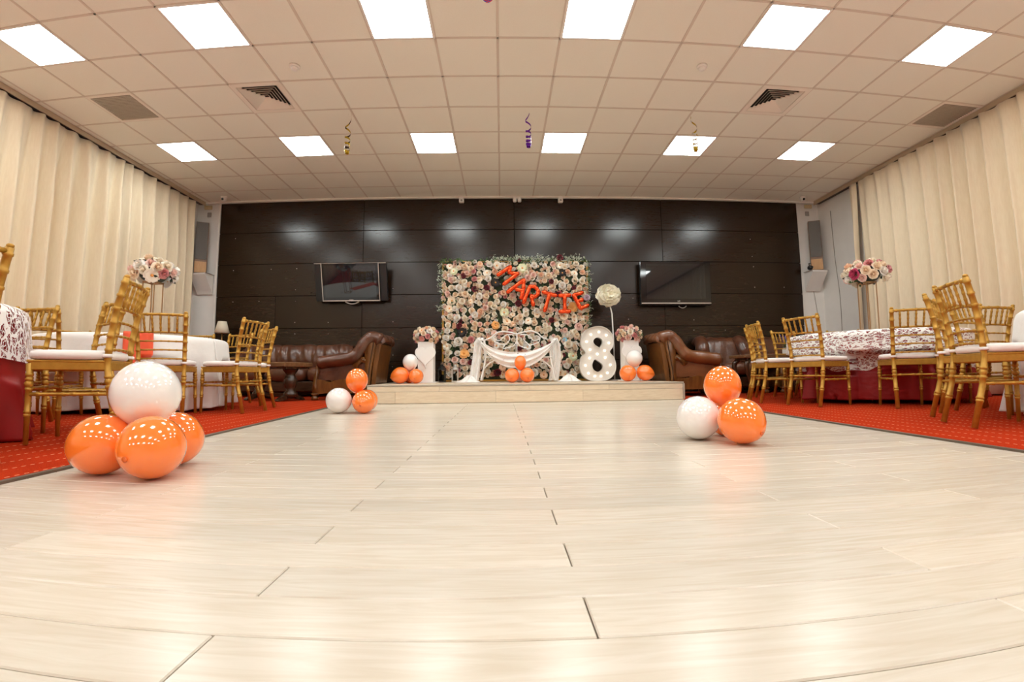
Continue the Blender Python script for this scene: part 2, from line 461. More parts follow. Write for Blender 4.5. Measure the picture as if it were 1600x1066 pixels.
# carpets either side with metal edge strips
def cl(y): return -1.665-.058*y
def crr(y): return 2.19+.035*y
cL = MB().prism([(XL, YF), (cl(YF), YF), (cl(YB), YB), (XL, YB)], -.018, .006, 'z').build('red_carpet', 'carpet')
tag(cL, 'red carpet with pale dotted lines under the table with orange-red runner', 'carpet')
cRo = MB().prism([(XR, YF), (crr(YF), YF), (crr(YB), YB), (XR, YB)], -.018, .006, 'z').build('red_carpet', 'carpet')
tag(cRo, 'red carpet with pale dotted lines beside the polka-lit balloon trio', 'carpet')
cRo['label'] = 'red carpet with pale dotted lines under the fine lace table'
for n_, fn in ((1, cl), (2, crr)):
    s_ = 1 if n_ == 1 else -1
    struct(MB().prism([(fn(YF), YF), (fn(YF)+s_*.028, YF), (fn(5.9)+s_*.028, 5.9), (fn(5.9), 5.9)], -.002, .010, 'z').build('trim_%d' % n_, 'strip_metal'))
# walls
wb = struct(MB().box(((XL+XR)/2, YB+.11, CEIL/2+.1), (XR-XL+.4, .16, CEIL+.4)).build('wall_back', 'white_wall'))
struct(MB().box((XR+.1, (YF+YB)/2, CEIL/2+.1), (.2, YB-YF+.4, CEIL+.4)).build('wall_right', 'white_wall'))
struct(MB().box(((XL+XR)/2, YF-.1, CEIL/2+.1), (XR-XL+.4, .2, CEIL+.4)).build('wall_front', 'white_wall'))
wy0, wy1, wz0, wz1 = 7.15, 7.95, .55, 2.35
wl = MB()
wl.box((XL-.1, (YF+wy0)/2, CEIL/2+.1), (.2, wy0-YF, CEIL+.4)); wl.box((XL-.1, (wy1+YB+.2)/2, CEIL/2+.1), (.2, YB+.2-wy1, CEIL+.4))
wl.box((XL-.1, (wy0+wy1)/2, wz0/2), (.2, wy1-wy0, wz0)); wl.box((XL-.1, (wy0+wy1)/2, (wz1+CEIL+.3)/2), (.2, wy1-wy0, CEIL+.3-wz1))
struct(wl.build('wall_left', 'white_wall'))
win = struct(MB().box((XL-.1, (wy0+wy1)/2, (wz0+wz1)/2), (.012, wy1-wy0-.1, wz1-wz0-.1)).build('window_1', 'sky_pane'))
wf = MB()
for y in (wy0+.03, wy1-.03): wf.box((XL-.1, y, (wz0+wz1)/2), (.07, .06, wz1-wz0))
for z in (wz0+.03, wz1-.03): wf.box((XL-.1, (wy0+wy1)/2, z), (.07, wy1-wy0-.12, .06))
wf.build('window_frame', 'white_plastic', win)
# dark panels on the back wall, each with its own edges
ZS = [0, .60, 1.195, 1.785, 2.375, 2.965, 3.545]
XS = [-5.215, -2.49, .236, 2.945, 5.64]
for i in range(6):
    xs = list(XS)
    if i == 2: xs = [-5.215, -4.08, -2.49, .236, 2.945, 5.64]
    for a, b in zip(xs[:-1], xs[1:]):
        MB().box(((a+b)/2, YB+.005, (ZS[i]+ZS[i+1])/2), (b-a-.006, .05, ZS[i+1]-ZS[i]-.006), b=.004).build('wall_panel', 'panel', wb)
MB().box(((XS[0]+XS[-1])/2, YB+.026, ZS[-1]/2), (XS[-1]-XS[0]-.01, .008, ZS[-1]-.01)).build('panel_backing', 'duct_dark', wb)
sc = MB()
for (px, py) in [(368, 373), (365, 423), (424, 421), (464, 420), (364, 472), (405, 471), (462, 453), (462, 471), (461, 504), (461, 522), (513, 504), (513, 522), (614, 451), (614, 503), (614, 521), (614, 555), (613, 573), (1172, 374), (1175, 401), (1177, 417), (1179, 449), (1225, 449), (1084, 500), (1084, 516), (1133, 516), (989, 466), (982, 499)]:
    q = atY(px, py, YB-.02); sc.lathe([(.006, 0), (.006, .004), (.003, .006)], 8, 0, (q.x, YB-.020, q.z), Matrix.Rotation(PI/2, 3, 'X'))
sc.build('screw_caps', 'silver', wb)['kind'] = 'stuff'
struct(MB().box((.2, YB-.03, 3.559), (XR-XL-.1, .06, .028)).build('trim_3', 'white_trim'))
struct(MB().box((XS[0]-.012, YB-.005, 1.78), (.024, .07, 3.55)).build('trim_4', 'white_trim'))
# ceiling: lay-in tiles in an exposed grid
ceil = struct(MB().box(((XL+XR)/2, (YF+YB)/2, CEIL+.14), (XR-XL+.4, YB-YF+.4, .06)).build('ceiling', 'ceiling_back'))
LX = [-8, -5, -2, 1, 4, 7]; LROW = [-13, -9, -5, -1, 3]
DIFF = {(-5, 1): 'd', (5, 1): 'd', (-8, 1): 'g', (9, 1): 'g'}
JB0, JB1 = -2, 6
tm = None; tcut = {}
i0, i1 = math.floor((XL-GX)/TS), math.ceil((XR-GX)/TS)
def tile(cx, cy, sx, sy):
    key = (round(sx, 3), round(sy, 3))
    if key not in tcut:
        tcut[key] = MB().box((0, 0, 0), (sx-.022, sy-.022, .016), b=.003).build('ceiling_tile', 'ceiling_tile', ceil); o = tcut[key]
    else: o = inst(tcut[key], ceil)
    o.location = (cx, cy, CEIL+.010+random.uniform(0, .002)); return o
for i in range(i0, i1):
    for j in range(JB0, JB1+1):
        x0, x1 = max(GX+i*TS, XL), min(GX+(i+1)*TS, XR); y0, y1 = GY+j*TS, min(GY+(j+1)*TS, YB)
        if x1-x0 < .06 or y1-y0 < .06: continue
        if (i in LX and j in LROW) or (i, j) in DIFF: continue
        tile((x0+x1)/2, (y0+y1)/2, x1-x0, y1-y0)
yj = GY+JB0*TS
for a, b in [(YF, GY-13*TS)]+[(GY+(r+1)*TS, GY+(r2)*TS) for r, r2 in zip(LROW[:2], LROW[1:3])]+[(GY-4*TS, yj)]:
    MB().box(((XL+XR)/2, (a+b)/2, CEIL+.012), (XR-XL, b-a, .016)).build('rear_tiles', 'ceiling_tile', ceil)
for r in LROW[:3]:
    xs = [XL]+[v for i in LX for v in (GX+i*TS, GX+(i+1)*TS)]+[XR]
    for a, b in zip(xs[::2], xs[1::2]):
        MB().box(((a+b)/2, GY+(r+.5)*TS, CEIL+.012), (b-a, TS, .016)).build('rear_tiles', 'ceiling_tile', ceil)
for i in range(i0+1, i1):
    MB().box((GX+i*TS, (YF+YB)/2, CEIL+.0035), (.024, YB-YF, .007)).build('grid_bar', 'ceiling_grid', ceil)
for j in range(-16, 7):
    MB().box(((XL+XR)/2, GY+j*TS, CEIL+.003), (XR-XL, .024, .006)).build('grid_bar', 'ceiling_grid', ceil)
# lighting panels
lt_mesh = None
for j in LROW:
    for i in LX:
        if lt_mesh is None:
            o = thing('ceiling_light', (0, 0, 0), 'square white light panel glowing in the ceiling grid', 'ceiling light', 0, 'square light panels in the ceiling grid')
            fr = MB()
            for sx in (-1, 1): fr.box((sx*.288, 0, .004), (.020, .596, .010)); fr.box((0, sx*.288, .004), (.556, .020, .010))
            fr.build('frame', 'white_plastic', o)
            MB().box((0, 0, .004), (.556, .556, .006)).build('diffuser', 'lamp_panel', o)
            lt_mesh = o
        else: o = copy_tree(lt_mesh)
        o.location = (GX+(i+.5)*TS, GY+(j+.5)*TS, CEIL-.004)
# air diffusers (square rings of blades) and return grilles
for (i, j), kd in DIFF.items():
    c = (GX+(i+.5)*TS, GY+(j+.5)*TS, CEIL)
    if kd == 'd':
        side = 'left' if i < 0 else 'right'
        o = thing('air_diffuser', c, 'square ceiling air diffuser with nested angled blades', 'air vent', 0, 'four-way air diffusers in the ceiling')
        MB().box((0, 0, .045), (.56, .56, .01)).build('plenum', 'duct_dark', o)
        fr = MB()
        for s in (-1, 1): fr.box((s*.270, 0, .002), (.056, .596, .012)); fr.box((0, s*.270, .002), (.484, .056, .012))
        fr.build('frame', 'vent_paint', o)
        for q in range(6):
            ro = .236-q*.036; b_ = MB(); ri = ro-.030
            V = [(sx*ro, sy*ro, .0) for sx, sy in ((-1, -1), (1, -1), (1, 1), (-1, 1))]+[(sx*ri, sy*ri, .030) for sx, sy in ((-1, -1), (1, -1), (1, 1), (-1, 1))]
            V += [(x, y, z+.003) for x, y, z in V]
            F = [(k, (k+1) % 4, (k+1) % 4+4, k+4) for k in range(4)]+[(k+8, k+12, (k+1) % 4+12, (k+1) % 4+8) for k in range(4)]
            F += [(k, k+8, (k+1) % 4+8, (k+1) % 4) for k in range(4)]+[(k+4, (k+1) % 4+4, (k+1) % 4+12, k+12) for k in range(4)]
            b_.add(V, F, 0, False); b_.build('blade', 'vent_paint', o)
    else:
        o = thing('return_grille', c, 'square ceiling return grille with fine dark slats', 'air vent', 0, 'return grilles in the ceiling')
        MB().box((0, 0, .035), (.56, .56, .01)).build('plenum', 'duct_dark', o)
        fr = MB()
        for s in (-1, 1): fr.box((s*.280, 0, .001), (.036, .596, .010)); fr.box((0, s*.280, .001), (.524, .036, .010))
        fr.build('frame', 'vent_paint', o)
        sl = None
        for q in range(18):
            y = -.25+q*.5/17
            if sl is None: sl = MB().box((0, 0, 0), (.526, .017, .004), mtx=Matrix.Rotation(R(-14), 3, 'X')).build('slat', 'grille', o); b_ = sl
            else: b_ = inst(sl, o)
            b_.location = (0, y, .006)
# curtain rails and curtains
def curtain(name, x, y0, y1, sgn, label, seed, lean0=0, lean1=0, group=None):
    rnd = random.Random(seed)
    ph = [rnd.uniform(0, 6.28) for _ in range(6)]; wl_ = rnd.uniform(.25, .29)
    zt, zb = 3.497, .03
    nu = max(40, int((y1-y0)/.018)); nv = 14
    def f(u, v):
        s = y0+(y1-y0)*u
        t = v
        head = math.exp(-((v)/.035)**2)
        warp = .05*math.sin(s*2.1+ph[0])+.03*math.sin(s*5.3+ph[1])
        th = 2*PI*(s+warp+.015*t*math.sin(3*s+ph[4]))/wl_
        amp = (.020+.042*min(1, t*3.0))*(1+.35*math.sin(s*1.7+ph[2]))
        d = amp*(math.sin(th)+.28*math.sin(2*th+ph[3]))+.012*math.sin(s*37+ph[5])*(1-min(1, t*4))
        yy = s+.018*math.cos(th)*min(1, t*3)
        yy += (lean0*(1-u)**6+lean1*u**6)*t
        return (x+sgn*(d+.004*head), yy, zt+(zb-zt)*(v**1.15 if v > 0 else 0))
    o = MB().grid(f, nu, nv).build(name, 'curtain', fix=False)
    sm = o.modifiers.new('thick', 'SOLIDIFY'); sm.thickness = .004
    return tag(o, label, 'curtain', group)
curtain('curtain', XL+.17, 6.22, 7.92, 1, 'beige floor-length curtain hanging between the neighbouring curtain and the dark panelled wall', 3, lean0=.02)
curtain('curtain', XL+.17, -5.9, 6.20, 1, 'long beige pleated curtain behind the tall bouquet and the lace table', 5, lean1=-.03)
curtain('curtain', XR-.14, 7.00, 7.20, -1, 'narrow strip of beige curtain beside the bare white wall', 8, lean0=.16, lean1=.1)
curtain('curtain', XR-.14, -5.9, 6.97, -1, 'long beige pleated curtain behind the bouquet beside the bare white wall', 11, lean1=-.03)
for s_, x in ((-1, XL+.17), (1, XR-.09)):
    o = thing('curtain_rail', (x, (YF+YB)/2, CEIL-.05), 'brown curtain rail along the ceiling edge above the '+('bouquet with a red runner table' if s_ < 0 else 'bare white wall and curtain'), 'curtain rail')
    o['label'] = 'brown ceiling curtain rail '+('ending at the loudspeaker without a camera beside it' if s_ < 0 else 'running over the bare white wall')
    MB().box((-s_*.035, 0, .018), (.018, YB-YF-.1, .062)).build('fascia', 'rail', o)
    MB().box((s_*.03, 0, .026), (.10, YB-YF-.1, .044)).build('track', 'rail_dark', o)
# ------------------------------------------------------------------ stage
STZ = .235
FLW, FRW = Vector((-1.70, 5.84)), Vector((2.42, 6.09))
fdir = (FRW-FLW).normalized(); fnrm = Vector((fdir.y, -fdir.x))        # towards the dance floor
st = thing('stage_platform', (FLW.x, FLW.y, 0), 'low pale wooden stage platform in front of the dark panelled wall', 'stage', math.atan2(fdir.y, fdir.x))
SW = (FRW-FLW).length; SD = 1.98
MB().prism([(0.02, .02), (SW-.02, .02), (SW-.02, SD-.04), (.02, SD+.14)], .001, STZ-.022, 'z').build('core', 'dark_wood', st)
for k in range(16):                                                    # deck boards run along the front
    y0 = .03+k*.13
    xs = [0, 1.1+(k % 2)*.6, 2.4+(k % 2)*.6, SW]
    for a, b in zip(xs[:-1], xs[1:]):
        MB().box(((a+b)/2, y0+(.065 if k < 15 else .03), STZ-.011), (b-a-.002, .1285 if k < 15 else .0585, .022), b=.0015).build('deck_board', 'stage_wood', st)
MB().box((SW/2, .012, STZ-.008), (SW, .036, .022), b=.003).build('edge_strip', 'grille', st)
MB().box((SW-.006, SD/2, STZ-.012), (.022, SD-.06, .026), b=.003).build('edge_strip', 'grille', st)
MB().box((.006, SD/2, STZ-.012), (.022, SD-.04, .026), b=.003).build('edge_strip', 'grille', st)
MB().box((SW-.002, .008, (STZ-.015)/2), (.026, .03, STZ-.025), b=.003).build('corner_strip', 'grille', st)
for (z0, z1, xs) in ((.150, STZ-.020, (0, .9, 2.05, 3.1, SW-.016)), (.003, .149, (0, .35, 1.62, 2.75, SW-.016))):
    for a, b in zip(xs[:-1], xs[1:]):
        MB().box(((a+b)/2, .008, (z0+z1)/2), (b-a-.002, .02, z1-z0-.002), b=.0015).build('fascia_board', 'stage_wood', st)

# ------------------------------------------------------------------ gold banquet chairs
def ringtube(mb, P, r, rings=(), n=8, ring_r=1.22, hw=.006, r_end=None, bulbs=()):
    """turned rod along polyline P with bamboo rings (distances along the rod) and bulbs (distance, radius, half length)"""
    P = [Vector(p) for p in P]; L = [0]
    for a, b in zip(P[:-1], P[1:]): L.append(L[-1]+(b-a).length)
    T = L[-1]
    def pos(d):
        for i in range(len(P)-1):
            if d <= L[i+1] or i == len(P)-2:
                t = (d-L[i])/(L[i+1]-L[i]); return P[i].lerp(P[i+1], t)
    ds = {0: 1, T: 1}
    for l in L: ds[l] = 1
    ks = [(d, 1.0) for d in ds]
    for g in rings:
        ks += [(g-hw*1.5, 1.0), (g-hw, ring_r), (g+hw, ring_r), (g+hw*1.5, 1.0)]
    for (g, rb, hl) in bulbs:
        ks += [(g-hl, .85), (g-hl*.6, .5*(1+rb/r)), (g, rb/r), (g+hl*.6, .5*(1+rb/r)), (g+hl, .85)]
    ks = sorted((min(max(d, 0), T), s) for d, s in ks)
    rad = []
    for d, s in ks:
        base = r if r_end is None else r+(r_end-r)*d/T
        rad.append(base*s)
    mb.tube([pos(d) for d, s in ks], rad, n); return mb
def build_chair():
    o = thing('banquet_chair', (0, 0, 0), 'gold chair', 'chair')
    # front +Y; z up; seat 0.445
    for s in (-1, 1):
        p = MB(); ringtube(p, [(s*.182, .182, .425), (s*.188, .192, 0)], .0165, rings=(.06, .085, .135, .255, .272), r_end=.0125, bulbs=((.11, .024, .018),), n=9)
        p.build('leg', 'gold', o)
        p = MB()                                                   # rear leg and back post in one rod
        ringtube(p, [(s*.192, -.262, 0), (s*.186, -.205, .26), (s*.184, -.186, .43), (s*.186, -.196, .56), (s*.194, -.225, .74), (s*.203, -.265, .900)], .0180,
                 rings=(.165, .182, .305, .36, .508, .585, .660, .738, .812, .885), bulbs=((.335, .023, .018),), n=9)
        p.ball((s*.203, -.266, .905), (.017, .017, .012), 8, 5)
        p.build('back_post', 'gold', o)
    def by(z):                                                     # y of the back at height z
        return float(np.interp(z, [.43, .56, .74, .900], [-.186, -.196, -.225, -.265]))
    def bx(z): return float(np.interp(z, [.43, .56, .74, .900], [.184, .186, .194, .203]))
    for z in (.503, .580, .655):
        p = MB(); ringtube(p, [(-bx(z), by(z), z), (0, by(z)-.012, z+.003), (bx(z), by(z), z)], .0075, rings=(.07, .13, .19, .25, .31), n=7); p.build('rung', 'gold', o)
    for z, nm, r in ((.732, 'lower_rail', .0095), (.882, 'top_rail', .0125)):
        p = MB(); ringtube(p, [(-bx(z), by(z), z), (0, by(z)-.014, z+.003), (bx(z), by(z), z)], r, rings=(.04, .10, .20, .30, .36), ring_r=1.22, n=7); p.build(nm, 'gold', o)
    for k in range(5):
        t = -.66+k*.33
        p = MB(); ringtube(p, [(t*bx(.735), by(.735)-.012*(1-t*t), .732), (t*bx(.88)*1.02, by(.88)-.013*(1-t*t), .882)], .0085, rings=(.04, .08, .12), n=7); p.build('spindle', 'gold', o)
    f = MB()
    for s in (-1, 1): f.box((s*.182, 0, .412), (.026, .36, .045), b=.004)
    f.box((0, .184, .412), (.36, .026, .045), b=.004); f.box((0, -.186, .412), (.36, .026, .045), b=.004)
    f.box((0, 0, .437), (.395, .395, .014), b=.004); f.build('seat_frame', 'gold', o)
    for s in (-1, 1):
        p = MB(); ringtube(p, [(s*.187, .186, .262), (s*.187, -.203, .262)], .0105, rings=(.05, .17, .22, .335), n=7); p.build('stretcher', 'gold', o)
    p = MB(); ringtube(p, [(-.185, .187, .292), (.185, .187, .292)], .0095, rings=(.05, .16, .21, .32), n=7); p.build('stretcher', 'gold', o)
    p = MB(); ringtube(p, [(-.186, -.2, .300), (.186, -.2, .300)], .0095, rings=(.05, .16, .21, .32), n=7); p.build('stretcher', 'gold', o)
    c = MB().ball((0, .006, .471), (.210, .210, .030), 28, 8, e=.42).build('cushion', 'cushion', o)
    for s in (-1, 1):
        t = MB(); t.tube([(s*.184+.024*math.cos(a), -.187+.024*math.sin(a), .468) for a in [i*PI/4 for i in range(8)]], .010, 6, closed=True, flat=.5, up=(0, 0, 1))
        t.build('tie', 'cushion', c)
    return o
CH = build_chair(); ch_used = False; SEATS = []
def chair(x, y, fx, fy, label, group=None, z=.011):
    global ch_used
    o = CH if not ch_used else copy_tree(CH); ch_used = True
    o.location = (x, y, z); o.rotation_euler = (0, 0, math.atan2(fy, fx)-PI/2)
    SEATS.append((x, y, math.atan2(fy, fx))); tag(o, label, 'chair', group); return o
TL1, TL2, TR1, TR2 = (-3.60, 1.95), (-3.95, 4.75), (4.30, 4.95), (4.35, 2.20)
def to(c, x, y): return c[0]-x, c[1]-y
CL1 = 'gold bamboo-style chair with white cushion at the table with big-patterned lace'
GL1 = 'gold chairs around the table with big-patterned lace'
CL2 = 'gold chair with only its top rail showing above the white tablecloth'
GL2 = 'gold chairs around the white table with the red runner'
CR1 = 'gold bamboo-style chair with white cushion at the table under fine lace and a bouquet'
GR1 = 'gold chairs around the table under fine lace'
CR2 = 'gold chair standing between the fine lace table and the plain white table'
GR2 = 'gold chairs around the plain white table'
chair(-2.39, 2.47, -.91, -.41, 'gold chair with a loose white cushion tie hanging, beside the balloons')
tie = MB(); tie.grid(lambda u, v: (.205+.012*u+.010*math.sin(v*3), -.205-.05*math.sin(v*2.2)+.016*u, .465-.13*v*v-.02*v), 1, 8)
tie.build('hanging_tie', 'cushion', CH)
plain = None
def chair2(*a, **k):
    o = chair(*a, **k)
    for c in list(o.children):
        if c.name.startswith('hanging_tie'): bpy.data.objects.remove(c)
    return o
chair2(-2.38, 1.60, -.97, .26, 'gold chair at the big-patterned lace table, close to the carpet edge strip')
chair2(-3.74, 3.12, -.03, -1.0, 'gold chair facing the big-patterned lace table from its curtain side')
chair2(-3.04, 4.07, -.35, .94, 'gold chair with its back turned, drawn up beside the red runner of the white table')
chair2(-2.95, 2.95, -.5, -.87, 'gold chair at the big-patterned lace table, half hidden behind the chair with the hanging tie')
chair2(-3.95, 3.72, -.3, .95, 'gold chair at the white table, back to back with a lace table chair')
chair2(-2.71, 4.55, -.99, .08, 'gold chair at the white table, standing in front of the brown leather sofa side-on')
chair2(-2.89, 5.12, -.65, -.76, 'gold chair at the white table, standing right before the coffee table')
chair2(-3.55, 5.78, -.3, -.95, 'gold chair at the white table, facing it in front of the sofa and lamp')
chair2(-4.08, 5.83, .12, -.99, CL2, GL2)
chair2(-5.02, 5.14, .9, -.43, CL2, GL2)
chair2(3.28, 4.54, .96, .28, 'gold chair at the lace table with its back turned, beside the side-on chairs')
chair2(3.83, 4.01, .39, .92, 'gold chair with its back turned, standing before the middle of the fine lace cloth')
chair2(3.16, 5.12, .97, -.2, 'gold chair seen side-on at the lace table, closest to the stage')
chair2(3.47, 5.74, .72, -.69, 'gold chair at the lace table, close to the wooden side table')
chair2(4.02, 6.0, .2, -.98, 'gold chair facing the lace table in front of the lavender pot')
chair2(4.72, 5.90, -.40, -.92, 'gold chair with only its top rail showing above the fine lace')
chair2(3.47, 3.0, .58, -.81, 'gold chair at the plain white table, just behind the chair nearest the dance floor')
chair2(3.09, 2.50, .92, -.39, 'gold chair standing nearest the dance floor edge at the plain white table')
chair2(4.03, 3.26, .2, -.98, 'gold chair facing the plain white table, back to back with a lace table chair')
chair2(4.43, 3.86, -.05, 1.0, 'gold chair facing the fine lace table, back to back with a white table chair')

# ------------------------------------------------------------------ round tables and cloths
def round_table(c, label):
    o = thing('round_table', (c[0], c[1], .008), label, 'table')
    MB().lathe([(.0, .722), (.845, .722), (.855, .730), (.855, .742), (.845, .748), (0, .748)], 40).build('tabletop', 'mid_wood', o)
    for k in range(4):
        a = PI/4+k*PI/2
        MB().tube([(.45*math.cos(a), .45*math.sin(a), .722), (.52*math.cos(a), .52*math.sin(a), .004)], [.022, .018], 8).build('leg', 'strip_metal', o)
    return o
def pressed(c, a, k, z, gap):
    """radius of the hanging cloth at angle a where pushed-in seats and legs dent it inwards"""
    if z > .56: return k
    ca, sa = math.cos(a), math.sin(a); best = k
    ease = min(1, (.56-z)/.05)
    for (x, y, h) in SEATS:
        if math.hypot(x-c[0], y-c[1]) > 1.8: continue
        fx, fy = math.cos(h), math.sin(h); r_ = k
        while r_ > .70:
            dx, dy = c[0]+r_*ca-x, c[1]+r_*sa-y
            u, v = dx*fy-dy*fx, dx*fx+dy*fy                          # across the seat, ahead of it
            lim = .228+gap-max(0, abs(u)-.225)*6
            if v >= lim or abs(u) > .285: break
            r_ -= .008
        best = min(best, k+(r_-k)*ease)
    return best
def round_cloth(name, c, R0, zt, hem, nf, amp, flare, matn, label, cat, seed, rows=40, solid=.003):
    rnd = random.Random(seed); ph = [rnd.uniform(0, 6.28) for _ in range(5)]
    n = 220
    hemf = hem if callable(hem) else (lambda a: hem)
    V = []; UV = []; F = []
    def ring(fn):
        for j in range(n+1):
            a = 2*PI*j/n; p, uv = fn(a); V.append(p); UV.append(uv)
    for q in (.02, .3, .6, .93): ring(lambda a: ((R0*q*math.cos(a), R0*q*math.sin(a), zt), (a*R0, zt+R0*(.93-q)+.03)))
    for e in range(1, 4):
        b = e/3*PI/2
        ring(lambda a: (((R0*.93+.07*R0*math.sin(b))*math.cos(a), (R0*.93+.07*R0*math.sin(b))*math.sin(a), zt-.045*(1-math.cos(b))), (a*R0, zt-.04*e/3)))
    for q in range(1, rows+1):
        t = q/rows
        def fn(a):
            h = hemf(a); z = zt-.045-(zt-.045-h)*t
            d = (zt-z)/.75
            wv = math.sin(nf*a+ph[0]+.9*math.sin(2*a+ph[1]))+.45*math.sin(nf*1.63*a//1*0+round(nf*1.6)*a+ph[2])
            k = R0+flare*d+amp*1.3*d**1.8*wv
            if matn == 'red_cloth' and z > .30:                         # held in by the lace lying over it
                kl = pressed(c, a, .942+.05*d-.016*d, z, .004)-.026
                k = min(k, kl+max(0, .36-z)*1.2)
            k = pressed(c, a, k, z, .004 if 'lace' in name else .036)
            return ((k*math.cos(a), k*math.sin(a), z), (a*R0, z))
        ring(fn)
    tot = 4+3+rows; w1 = n+1
    for i in range(tot-1):
        for j in range(n):
            a0 = i*w1+j; F.append((a0, a0+1, a0+1+w1, a0+w1))
    F.append(tuple(range(n)))
    mb = MB(); mb.add(V, F, 0, True, UV); o = mb.build(name, matn, fix=False)
    o.location = (c[0], c[1], 0); tag(o, label, cat)
    if solid: s = o.modifiers.new('thick', 'SOLIDIFY'); s.thickness = solid; s.offset = 1
    return o
round_table(TL1, 'round folding table hidden under red cloth and big-patterned lace')
round_table(TL2, 'round folding table under the white cloth with the red runner')
round_table(TR1, 'round folding table hidden under red cloth and fine lace')
round_table(TR2, 'round folding table under the plain white cloth')
round_cloth('tablecloth', TL1, .925, .760, .012, 15, .070, .05, 'red_cloth', 'deep red floor-length tablecloth under the big-patterned lace', 'tablecloth', 1)
round_cloth('lace_overlay', TL1, .942, .770, lambda a: .455+.02*math.cos(4*a), 15, .014, .06, 'lace_big', 'white lace overlay with big open flowers over the red tablecloth', 'tablecloth', 2, solid=0)
round_cloth('tablecloth', TL2, .925, .760, lambda a: .045+.015*math.sin(4*a), 11, .055, .05, 'white_cloth', 'plain white long tablecloth with a red runner over its edge', 'tablecloth', 3)
round_cloth('tablecloth', TR1, .925, .760, .05, 17, .075, .03, 'red_cloth', 'deep red tablecloth gathered in folds under the fine lace', 'tablecloth', 4)
round_cloth('lace_overlay', TR1, .942, .767, lambda a: .40+.05*math.cos(4*a+.9)+.012*math.sin(19*a), 17, .010, .05, 'lace_fine', 'white fine lace overlay streaked with red over the red tablecloth', 'tablecloth', 5, solid=0)
round_cloth('tablecloth', TR2, .925, .765, .03, 10, .050, .07, 'white_cloth', 'plain white tablecloth with crumpled hem near the dance floor', 'tablecloth', 6)
# runner laid over the white table, hanging down its side
ra = math.atan2(-1.0, .87)
def run_f(u, v):
    w_ = (u-.5)*.24
    if v < .4: r_ = .3+.68*v/.4; z = .7665
    else: t = (v-.4)/.6; r_ = .985+.050*t+.012*math.sin(u*9); z = .7665-.008-.33*t
    if .38 < v < .42: z = .764
    ca, sa = math.cos(ra), math.sin(ra)
    dx, dy = r_*ca-w_*sa, r_*sa+w_*ca; aa = math.atan2(dy, dx); rr = math.hypot(dx, dy)
    if v >= .4: rr = min(rr, r_)
    rr = pressed(TL2, aa, rr, z, .014)
    return (TL2[0]+rr*math.cos(aa), TL2[1]+rr*math.sin(aa), z)
o = MB().grid(run_f, 16, 70).build('table_runner', 'runner', fix=False)
o.modifiers.new('t', 'SOLIDIFY').thickness = .003
tag(o, 'bright red runner hanging over the edge of the white tablecloth', 'table runner')

# ------------------------------------------------------------------ flowers
def rose_mesh(key, kind, colr):
    mb = MB(); rnd = random.Random(key)
    def petal(az, tilt, ln, wd, r0, z0, curl, lvl=.5):
        ca, sa = math.cos(az), math.sin(az); V = []
        for i in range(3):
            t = i/2
            rr = r0+ln*t*math.cos(tilt)-curl*t*t*ln*.2; zz = z0+ln*t*math.sin(tilt)-curl*t*t*ln*.35
            ww = wd*(.55, 1.0, .62)[i]
            for s in (-1, 0, 1):
                cup = .16*ww*abs(s)
                V.append((ca*rr-sa*s*ww, sa*rr+ca*s*ww, zz+cup))
        F = [(i*3+j, i*3+j+1, (i+1)*3+j+1, (i+1)*3+j) for i in range(2) for j in range(2)]
        mb.add(V, F, 0, True, [(min(1, r0*0+lvl+.5*(i//3)/2), 0) for i in range(9)])
    if kind == 'rose':
        for ring, (n, tilt, ln, wd, r0, z0, cu) in enumerate(((6, .50, .46, .26, .08, .03, .9), (5, .95, .42, .22, .07, .06, .4), (4, 1.30, .40, .16, .05, .08, .1))):
            for k in range(n): petal(2*PI*k/n+ring*.6+rnd.uniform(-.15, .15), tilt+rnd.uniform(-.1, .1), ln, wd, r0, z0, cu, (.5, .3, .1)[ring])
        mb.lathe([(.08, .1), (.12, .25), (.07, .42), (0, .44)], 6)
    else:                                                           # open flower with a visible eye
        for ring, (n, tilt, ln, wd, r0, z0, cu) in enumerate(((7, .12, .48, .24, .06, .06, .4), (6, .42, .36, .20, .05, .08, .3))):
            for k in range(n): petal(2*PI*k/n+ring*.45+rnd.uniform(-.12, .12), tilt+rnd.uniform(-.1, .1), ln, wd, r0, z0, cu, (.5, .3)[ring])
        mb.ball((0, 0, .14), (.10, .10, .06), 7, 4, 1)
    o = mb.build('flower', ['petal_'+colr, 'petal_apricot'], fix=False)
    me = o.data; bpy.data.objects.remove(o); return me
RM = {}
def flower_mesh(colr, kind='rose'):
    if (colr, kind) not in RM: RM[(colr, kind)] = rose_mesh(len(RM)+1, kind, colr)
    return RM[(colr, kind)]
def leaf_cluster(mb, c, nrm, n, ln, rnd, mi=0):
    for k in range(n):
        d = Vector((rnd.gauss(0, 1), rnd.gauss(0, 1), rnd.gauss(0, 1)))+Vector(nrm)*.6; d.normalize()
        s = d.cross(Vector((rnd.gauss(0, 1), rnd.gauss(0, 1), rnd.gauss(0, 1)))).normalized()
        p = Vector(c); l = ln*rnd.uniform(.7, 1.2)
        mb.add([p, p+d*l*.5+s*l*.22, p+d*l, p+d*l*.5-s*l*.22], [(0, 1, 2, 3)], mi, False)
def facing(nrm, spin):
    return (Vector(nrm).to_track_quat('Z', 'Y').to_matrix() @ Matrix.Rotation(spin, 3, 'Z'))
